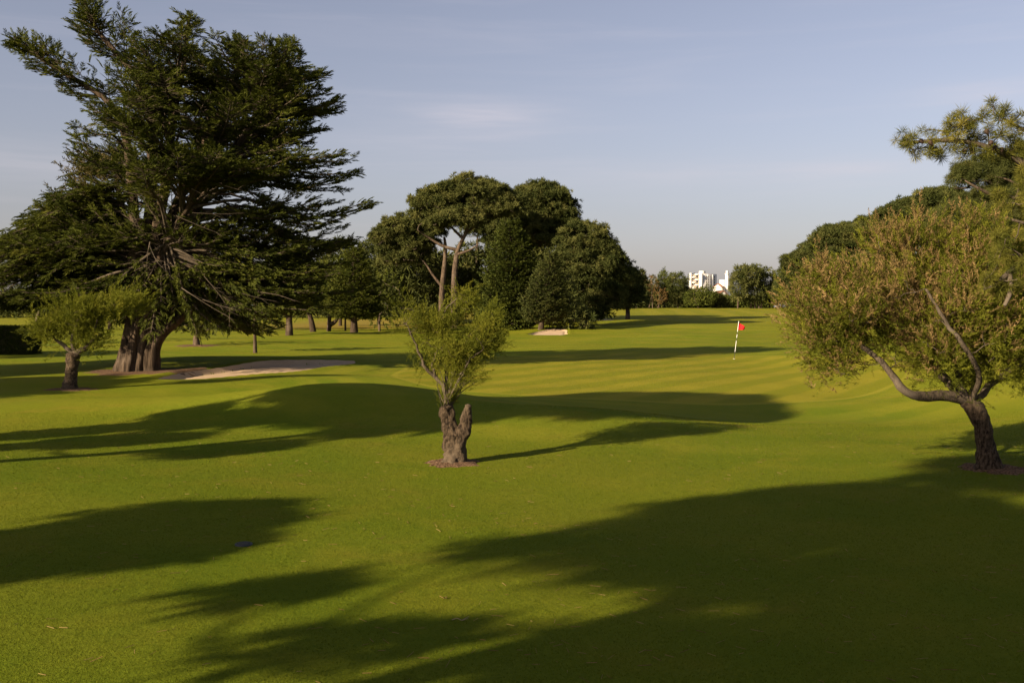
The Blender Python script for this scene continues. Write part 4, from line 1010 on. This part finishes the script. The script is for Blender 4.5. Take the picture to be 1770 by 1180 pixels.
shade_tree(2.4, 65.0, 8.5, [(0, 0, 5.2, 3.8, 2.0), (2, 2, 4.0, 2.5, 1.2)], 'pine out of view on the left that shades the clipped hedge')

# ------------------------------------------------------------------ far woodland masses
def woodland(name, x0, x1, Y, h, label, n, mat='pine_dark'):
    mb = MB(); pos = []; 
    for i in range(n):
        px = rng.uniform(x0, x1); f = foot(px, Y + rng.uniform(-6, 10))
        hh = h * (.72 + .35 * noise.noise(Vector((px * .02, 3.1, Y * .1))) + .18 * noise.noise(Vector((px * .09, 1.7, 0))))
        pos.append(f + np.array([0, 0, hh * rng.random() ** .7]))
    d = rng.normal(0, .6, (n, 3)) + np.array([0, -.5, .8])
    scatter(mb, CLUMP, pos, d, rng.uniform(.9, 1.8, n), np.clip(rng.normal(.45, .2, n), 0, 1))
    o = mb.build(name, M[mat]); tag(o, label, 'woodland', None, 'stuff')
woodland('far_woodland', -200, 1120, 262, 9.5, 'dark wood closing the view on the left behind the trees', 9000)
woodland('far_woodland', 1345, 1950, 275, 11, 'dark wood behind the right-hand row of pines', 5000)
woodland('far_woodland', 1090, 1192, 640, 24.5, 'distant dark wooded ridge left of the white apartment block', 1600)
woodland('far_woodland', 1085, 1195, 290, 6.5, 'dark scrub below the far trees left of the white apartment block', 3500)
woodland('far_woodland', 1180, 1345, 285, 5.0, 'low scrub below the white apartment block', 5000, 'broad')

# ------------------------------------------------------------------ flagstick
def flag():
    b = ground(1269, 620); Y = b[1]; top = P(1277, 555, Y)
    t = thing('flagstick', b, 'leaning striped flagstick with a small red flag on the putting green', 'flagstick')
    wh = plain('white_paint', (.78, .77, .72), .45, .4, .04); bk = plain('black_paint', (.02, .02, .02), .5, .4); rd = plain('red_cloth', (.62, .018, .022), .8, .1, .12, 6)
    mb = MB(); v = top - b
    cuts = [0, .19, .48, .56, .65, .72, 1.0]; r = .0125
    for i in range(6):
        mb.tube([b + v * cuts[i], b + v * cuts[i + 1]], [r, r], 10, cap=(i == 5)); 
    # material of each section: white but for the dark bands
    fm = [];  f3n = 10
    for i in range(6): fm += [1 if i in (0, 2, 4) else 0] * 10
    mb.build('pole', [wh, bk], t, True, b, facemat=[0] * f3n + fm)
    fb = MB(); n = 14; m = 8; V = []
    ux = unit([1, .25, 0]); L = .43; hh = .46; vd = unit(v)
    for i in range(n):
        u = i / (n - 1)
        for j in range(m):
            w = j / (m - 1)
            hgt = hh * (1 - .70 * u)
            p = top - vd * .03 + ux * (L * u) + np.array([0, 0, -.36 * u - hgt * w + .05 * u * w]) + np.array([-.04, .06, 0]) * math.sin(u * 7 + w * 1.5) * (.3 + u)
            V.append(p)
    Q = [(i * m + j, (i + 1) * m + j, (i + 1) * m + j + 1, i * m + j + 1) for i in range(n - 1) for j in range(m - 1)]
    fb.add(V, None, Q); o = fb.build('flag', rd, t, True, b)
    md = o.modifiers.new('thickness', 'SOLIDIFY'); md.thickness = .004
    rim = MB(); q = 24; th = np.arange(q) * 2 * math.pi / q
    V = np.concatenate([np.stack([b[0] + rr * np.cos(th), b[1] + rr * np.sin(th), np.full(q, b[2] + z)], -1) for rr, z in ((.062, -.01), (.062, .006), (.052, .006), (.052, -.08))])
    rim.add(V, None, [(i * q + j, i * q + (j + 1) % q, (i + 1) * q + (j + 1) % q, (i + 1) * q + j) for i in range(3) for j in range(q)])
    rim.build('hole_cup', wh, t, True, b)
flag()

# ------------------------------------------------------------------ valve cover, twigs, straw
def valve():
    b = ground(421, 941); t = thing('valve_cover', b, 'small round grey plastic valve cover sunk in the near grass', 'valve cover')
    def lathe(prof, n=40):
        th = np.arange(n) * 2 * math.pi / n
        V = np.concatenate([np.stack([b[0] + r * np.cos(th), b[1] + r * np.sin(th), np.full(n, b[2] + z)], -1) for r, z in prof])
        mb = MB(); mb.add(V, None, [(i * n + j, i * n + (j + 1) % n, (i + 1) * n + (j + 1) % n, (i + 1) * n + j) for i in range(len(prof) - 1) for j in range(n)]); return mb
    lathe([(.001, .030), (.05, .030), (.075, .027), (.082, .02), (.082, 0)]).build('lid', plain('grey_plastic', (.055, .055, .050), .85, .1, .15, 20), t, True, b)
    lathe([(.086, -.02), (.086, .018), (.098, .020), (.106, .012), (.108, -.03)]).build('rim', plain('dark_plastic', (.025, .027, .028), .6, .4), t, True, b)
valve()
def twig(px, py, L, lab, mat='twig', name='fallen_twig'):
    b = ground(px, py); mb = MB(); a = rng.uniform(-.5, .5)
    d = np.array([math.cos(a), math.sin(a), 0]); 
    q = [b + d * L * (u - .5) + np.array([0, .05 * L * math.sin(u * 7), .012 + .014 * math.sin(u * 5) ** 2]) for u in np.linspace(0, 1, 9)]
    mb.tube(q, np.linspace(.0042, .0025, 9), 6, gnarl=.2, gfreq=30); mb.tube([q[5], q[5] + np.array([.06, .07, .015])], [.0035, .002], 5)
    tag(mb.build(name, plain('pale_wood', (.28, .21, .12), .8, .1, .3, 60), None, True, b), lab, 'twig')
twig(795, 1073, .15, 'bent pale twig lying on the near grass at the shadow edge')
def straw():
    mb = MB(); n = 1500
    yy = 7.2 * np.exp(rng.random(n) * math.log(24 / 7.2)); xx = rng.uniform(-.56, .56, n) * yy
    keep = np.array([noise.noise(Vector((a * .35, c * .35, 7.7))) + rng.normal(0, .35) > -.05 for a, c in zip(xx, yy)]); xx = xx[keep]; yy = yy[keep]; n = len(xx)
    zz = H(xx, yy) + rng.uniform(.006, .016, n); a = rng.uniform(0, math.pi, n); L = rng.uniform(.02, .06, n); w = rng.uniform(.0012, .0024, n)
    dx = np.cos(a) * L; dy = np.sin(a) * L; nx = -np.sin(a) * w; ny = np.cos(a) * w
    c = np.stack([xx, yy, zz], -1)
    A = np.stack([dx, dy, rng.normal(0, .006, n)], -1); B = np.stack([nx, ny, np.zeros(n)], -1); B2 = np.stack([np.zeros(n), np.zeros(n), w], -1)
    V = np.stack([c - A - B, c - A + B, c + A + B, c + A - B, c - A + B2 * 2, c + A + B2 * 2], 1).reshape(-1, 3)
    k = (np.arange(n) * 6)[:, None]
    Q = np.concatenate([k + np.array([[0, 3, 5, 4]]), k + np.array([[1, 4, 5, 2]]), k + np.array([[0, 1, 2, 3]])])
    mb.add(V, None, Q, np.repeat(rng.random(n), 6))
    t = NT('dry_needle'); t.principled(t.mix(t.attr(), (.14, .075, .03), (.27, .19, .075)), .85, .1)
    o = mb.build('fallen_needles', t.m); tag(o, 'straw coloured fallen pine needles sprinkled over the near grass', 'needle litter', None, 'stuff')
straw()
def blades():
    """short mown grass blades over the near turf, thinning out with distance"""
    n = 420000
    yy = 6.6 * np.exp(rng.random(n) ** .9 * math.log(26 / 6.6)); xx = rng.uniform(-.56, .56, n) * yy
    zz = H(xx, yy); a = rng.uniform(0, 2 * math.pi, n); h = rng.uniform(.008, .019, n) * (1 + .0 * yy); w = rng.uniform(.0022, .0042, n) * np.clip(yy / 9, 1, 2.2)
    c = np.stack([xx, yy, zz - .003], -1); B = np.stack([np.cos(a) * w, np.sin(a) * w, np.zeros(n)], -1)
    tip = c + np.stack([rng.normal(0, .010, n), rng.normal(0, .010, n), h], -1)
    V = np.stack([c - B, c + B, tip], 1).reshape(-1, 3)
    mb = MB(); mb.add(V, np.arange(n * 3).reshape(-1, 3), None, np.repeat(rng.random(n), 3))
    t = NT('grass_blade'); p = t.pos(); big = t.noise(p, .09, 4); mid = t.noise(p, .7, 4)
    col = t.mix(t.attr(), (.060, .092, .012), (.118, .140, .022)); col = t.mix(t.math('MULTIPLY', t.ramp(mid, .45, .75), .5), col, (.140, .145, .028))
    col = t.mix(1.0, col, (1.01, .945, .44), 'MULTIPLY')
    d = t.n('ShaderNodeBsdfDiffuse'); t.link(col, d.inputs[0]); tr = t.n('ShaderNodeBsdfTranslucent'); t.link(col, tr.inputs[0])
    m = t.n('ShaderNodeMixShader'); m.inputs[0].default_value = .3; t.link(d.outputs[0], m.inputs[1]); t.link(tr.outputs[0], m.inputs[2]); t.link(m.outputs[0], t.out.inputs[0])
    o = mb.build('grass', t.m); tag(o, 'short mown grass blades of the near fairway', 'grass', None, 'stuff')
blades()

# ------------------------------------------------------------------ buildings far off
def buildings():
    wh = plain('white_render', (.64, .605, .57), .85, .15, .04, .2); pk = plain('pink_render', (.60, .40, .29), .85, .15, .05, .3); gl = plain('dark_glass', (.035, .04, .045), .2, .5); tile = plain('roof_tile', (.22, .10, .065), .8, .15, .2, 1.5)
    Y = 900.; s = Y / F
    zt = P(1200, 473, Y)[2]
    c0 = P(1212, 500, Y); z0 = h1(c0[0], Y) - 1
    # two wings meeting at the white stair tower: the left one faces the sun, the right one runs back from it
    t = thing('apartment_block', (c0[0], Y, z0), 'white apartment block of many storeys with pink balconies, far beyond the fairway', 'apartment block')
    O = np.array([c0[0], Y, z0])
    hL = zt - z0
    wL = 20 * s; wR = 32 * s
    aR = R(38); dR = np.array([math.cos(aR), math.sin(aR), 0]); LR = wR / math.cos(aR)
    nR = np.array([math.sin(aR), -math.cos(aR), 0])
    aL = R(-12); dL = np.array([-math.cos(aL), -math.sin(aL) * -1 * -1, 0]); dL = unit([-1, .18, 0]); LL = wL
    nL = unit([-.18, -1, 0])
    fh = (hL) / 13.0
    wall = MB(); dep = 14.
    bk = np.array([.3, 14, 0])
    # footprint: left end, corner, right end, back
    A = O + dL * LL; Bp = O; Cp = O + dR * LR; D = Cp + np.array([-4, 12, 0]); E = A + np.array([2, 14, 0])
    ring = [A, Bp, Cp, D, E]
    V = [p for p in ring] + [p + np.array([0, 0, hL]) for p in ring]
    wall.add(V, [(5, 6, 9), (6, 8, 9), (6, 7, 8)], [(i, (i + 1) % 5, 5 + (i + 1) % 5, 5 + i) for i in range(5)])
    wall.build('wall', wh, t, False, O)
    # pink recessed balcony bay
    bay = MB(); cb = O + dL * (LL * .5); rot = math.atan2(-dL[1], -dL[0])
    bay.box(cb + nL * .25 + np.array([0, 0, hL / 2 - .5]), [LL * .76, .5, hL - 1.2], rot); bay.build('balcony_bay', pk, t, False, O)
    for k in range(13):
        z = z0 + fh * (k + .55)
        bl = MB(); bl.box([*(cb + nL * 1.0)[:2], z - .15], [LL * .74, 1.3, .22], rot)
        off = .18 if k % 2 else -.14
        bl.box([*(cb + dL * LL * off + nL * 1.6)[:2], z + .45], [LL * .42, .12, .95], rot); bl.build('balcony', wh, t, False, O)
        w_ = MB(); w_.box([*(cb - dL * LL * off * .9 + nL * .55)[:2], z + 1.0], [LL * .20, .12, 1.5], rot); w_.build('window', gl, t, False, O)
    fin = MB(); fin.box([*(A - dL * 1.0 + nL * .8)[:2], z0 + hL / 2 + .3], [1.8, 2.6, hL + .6], rot); fin.build('end_fin', wh, t, False, O)
    tw = MB(); n = 20; th = np.arange(n) * 2 * math.pi / n; r = 1.7
    for zz in (0,):
        V = np.concatenate([np.stack([O[0] + r * np.cos(th) - .6, O[1] - .6 + r * np.sin(th), np.full(n, z)], -1) for z in (z0, z0 + hL + .5)] + [np.array([[O[0] - .6, O[1] - .6, z0 + hL + .5]])])
        tw.add(V, [(n + j, n + (j + 1) % n, 2 * n) for j in range(n)], [(j, (j + 1) % n, n + (j + 1) % n, n + j) for j in range(n)])
    tw.build('stair_tower', wh, t, True, O)
    lift = MB(); q = O + dR * 3.6 + np.array([-.8, 4, 0]); lift.box([q[0], q[1], z0 + hL + 1.3], [4.2, 4.2, 2.6], aR); lift.build('lift_house', wh, t, False, O)
    for f in (.09, .33, .45, .62, .84):
        for k in range(12):
            g = MB(); c = O + dR * LR * f + nR * .04; g.box([c[0], c[1], z0 + fh * (k + .9)], [1.0 if f != .84 else 1.4, .2, 1.7], aR); g.build('window', gl, t, False, O)
    for f in (.22, .40, .72):
        g = MB(); c = O + dR * LR * f + nR * .25; g.box([c[0], c[1], z0 + hL / 2], [.5, .5, hL - .8], aR); g.build('wall_fin', wh, t, False, O)
    # houses with tiled roofs
    def house(px0, px1, pyt, pyr, Y, label, rot=0.0, tower=None, dep=9.):
        s = Y / F; c = P((px0 + px1) / 2, 520, Y); z0 = h1(c[0], Y) - .5; wdt = (px1 - px0) * s; zt = P(0, pyt, Y)[2]; zr = P(0, pyr, Y)[2]
        t = thing('house', (c[0], Y, z0), label, 'house'); o = np.array([c[0], Y, z0])
        cr, sr = math.cos(rot), math.sin(rot)
        L = lambda x, y, z: np.array([c[0] + x * cr - y * sr, Y + x * sr + y * cr, z])
        h = wdt / 2; b = MB()
        V = [L(-h, 0, z0), L(h, 0, z0), L(h, dep, z0), L(-h, dep, z0), L(-h, 0, zt), L(h, 0, zt), L(h, dep, zt), L(-h, dep, zt), L(0, 0, zr), L(0, dep, zr)]
        b.add(V, [(4, 5, 8), (6, 7, 9)], [(0, 1, 5, 4), (1, 2, 6, 5), (2, 3, 7, 6), (3, 0, 4, 7)]); b.build('wall', wh, t, False, o)
        r = MB(); e = .5
        for sg in (-1, 1):
            k = (zr - zt) / h
            a = [L(sg * (h + e), -e, zt - e * k + .06), L(0, -e, zr + .06), L(0, dep + e, zr + .06), L(sg * (h + e), dep + e, zt - e * k + .06)]
            r.add(a + [p + np.array([0, 0, .25]) for p in a], None, [(0, 1, 2, 3), (4, 5, 6, 7), (0, 1, 5, 4), (1, 2, 6, 5), (2, 3, 7, 6), (3, 0, 4, 7)])
        r.build('roof', tile, t, False, o)
        for x in (-.45, .1, .55):
            for z in (.35, .75):
                g = MB(); q = L(x * h, -.03, z0 + (zt - z0) * z); g.box(q, [1.0, .2, 1.3], rot); g.build('window', gl, t, False, o)
        if tower:
            k = MB(); q = P(tower[0], tower[1], Y + 4); hz = q[2] - z0; k.box([q[0], q[1], z0 + hz / 2], [1.5, 1.5, hz], .5); k.box([q[0], q[1], z0 + hz + .25], [2.0, 2.0, .5], .5); k.box([q[0], q[1], z0 + hz + 1.2], [1.1, 1.1, 1.6], .5); k.box([q[0] - 2.2, q[1] + 1, z0 + hz * .42], [2.6, 3, hz * .84], .5); k.build('tower', wh, t, False, o)
    house(1233, 1247, 496, 491, 560., 'white house with a red tiled roof and a slim tower right of the apartment block', -.5, (1257, 474))
    house(1180, 1196, 504, 499, 420., 'white gabled house half hidden by dark trees below the apartment block', -.3)
    house(1100, 1118, 480, 474, 520., 'pale house glimpsed above the far trees on the left', .2)
    house(1243, 1256, 508, 503, 420., 'low white house seen through the trees below the slim tower', .1)
buildings()
def car():
    Y = 238.; c = foot(1353, Y); t = thing('parked_car', c, 'pale blue grey car parked under the far trees, mostly hidden by the flowering tamarisk', 'car')
    body = plain('blue_grey_paint', (.10, .115, .15), .35, .5, .03); gl = plain('car_glass', (.03, .035, .04), .15, .5); rb = plain('tyre_rubber', (.02, .02, .02), .8, .2)
    prof = [(-2.0, .35), (-2.05, .75), (-1.7, .92), (-1.05, .98), (-.45, 1.42), (.75, 1.45), (1.45, 1.02), (2.0, .95), (2.05, .4)]
    def ext(pr, y0, y1, inset=0):
        n = len(pr); V = [c + np.array([x, y0, z]) for x, z in pr] + [c + np.array([x, y1, z]) for x, z in pr]
        mb = MB(); mb.add(V, [(0, i, i + 1) for i in range(1, n - 1)] + [(n, n + i + 1, n + i) for i in range(1, n - 1)], [(i, n + i, n + (i + 1) % n, (i + 1) % n) for i in range(n)]); return mb
    ext(prof, -.85, .85).build('body', body, t, False, c)
    ext([(-.95, 1.0), (-.42, 1.36), (.1, 1.38), (.1, 1.0)], -.87, .87).build('window', gl, t, False, c); ext([(.2, 1.0), (.2, 1.38), (.72, 1.39), (1.3, 1.02)], -.87, .87).build('window', gl, t, False, c)
    for x in (-1.25, 1.3):
        for y in (-.8, .8):
            th = np.arange(16) * math.pi / 8; V = [c + np.array([x + .32 * math.cos(a), y + dy, .32 + .32 * math.sin(a)]) for dy in (-.1, .1) for a in th]
            mb = MB(); mb.add(V, [(0, i + 1, i) for i in range(1, 15)] + [(16, 16 + i, 17 + i) for i in range(1, 15)], [(i, (i + 1) % 16, 16 + (i + 1) % 16, 16 + i) for i in range(16)]); mb.build('wheel', rb, t, False, c)
car()
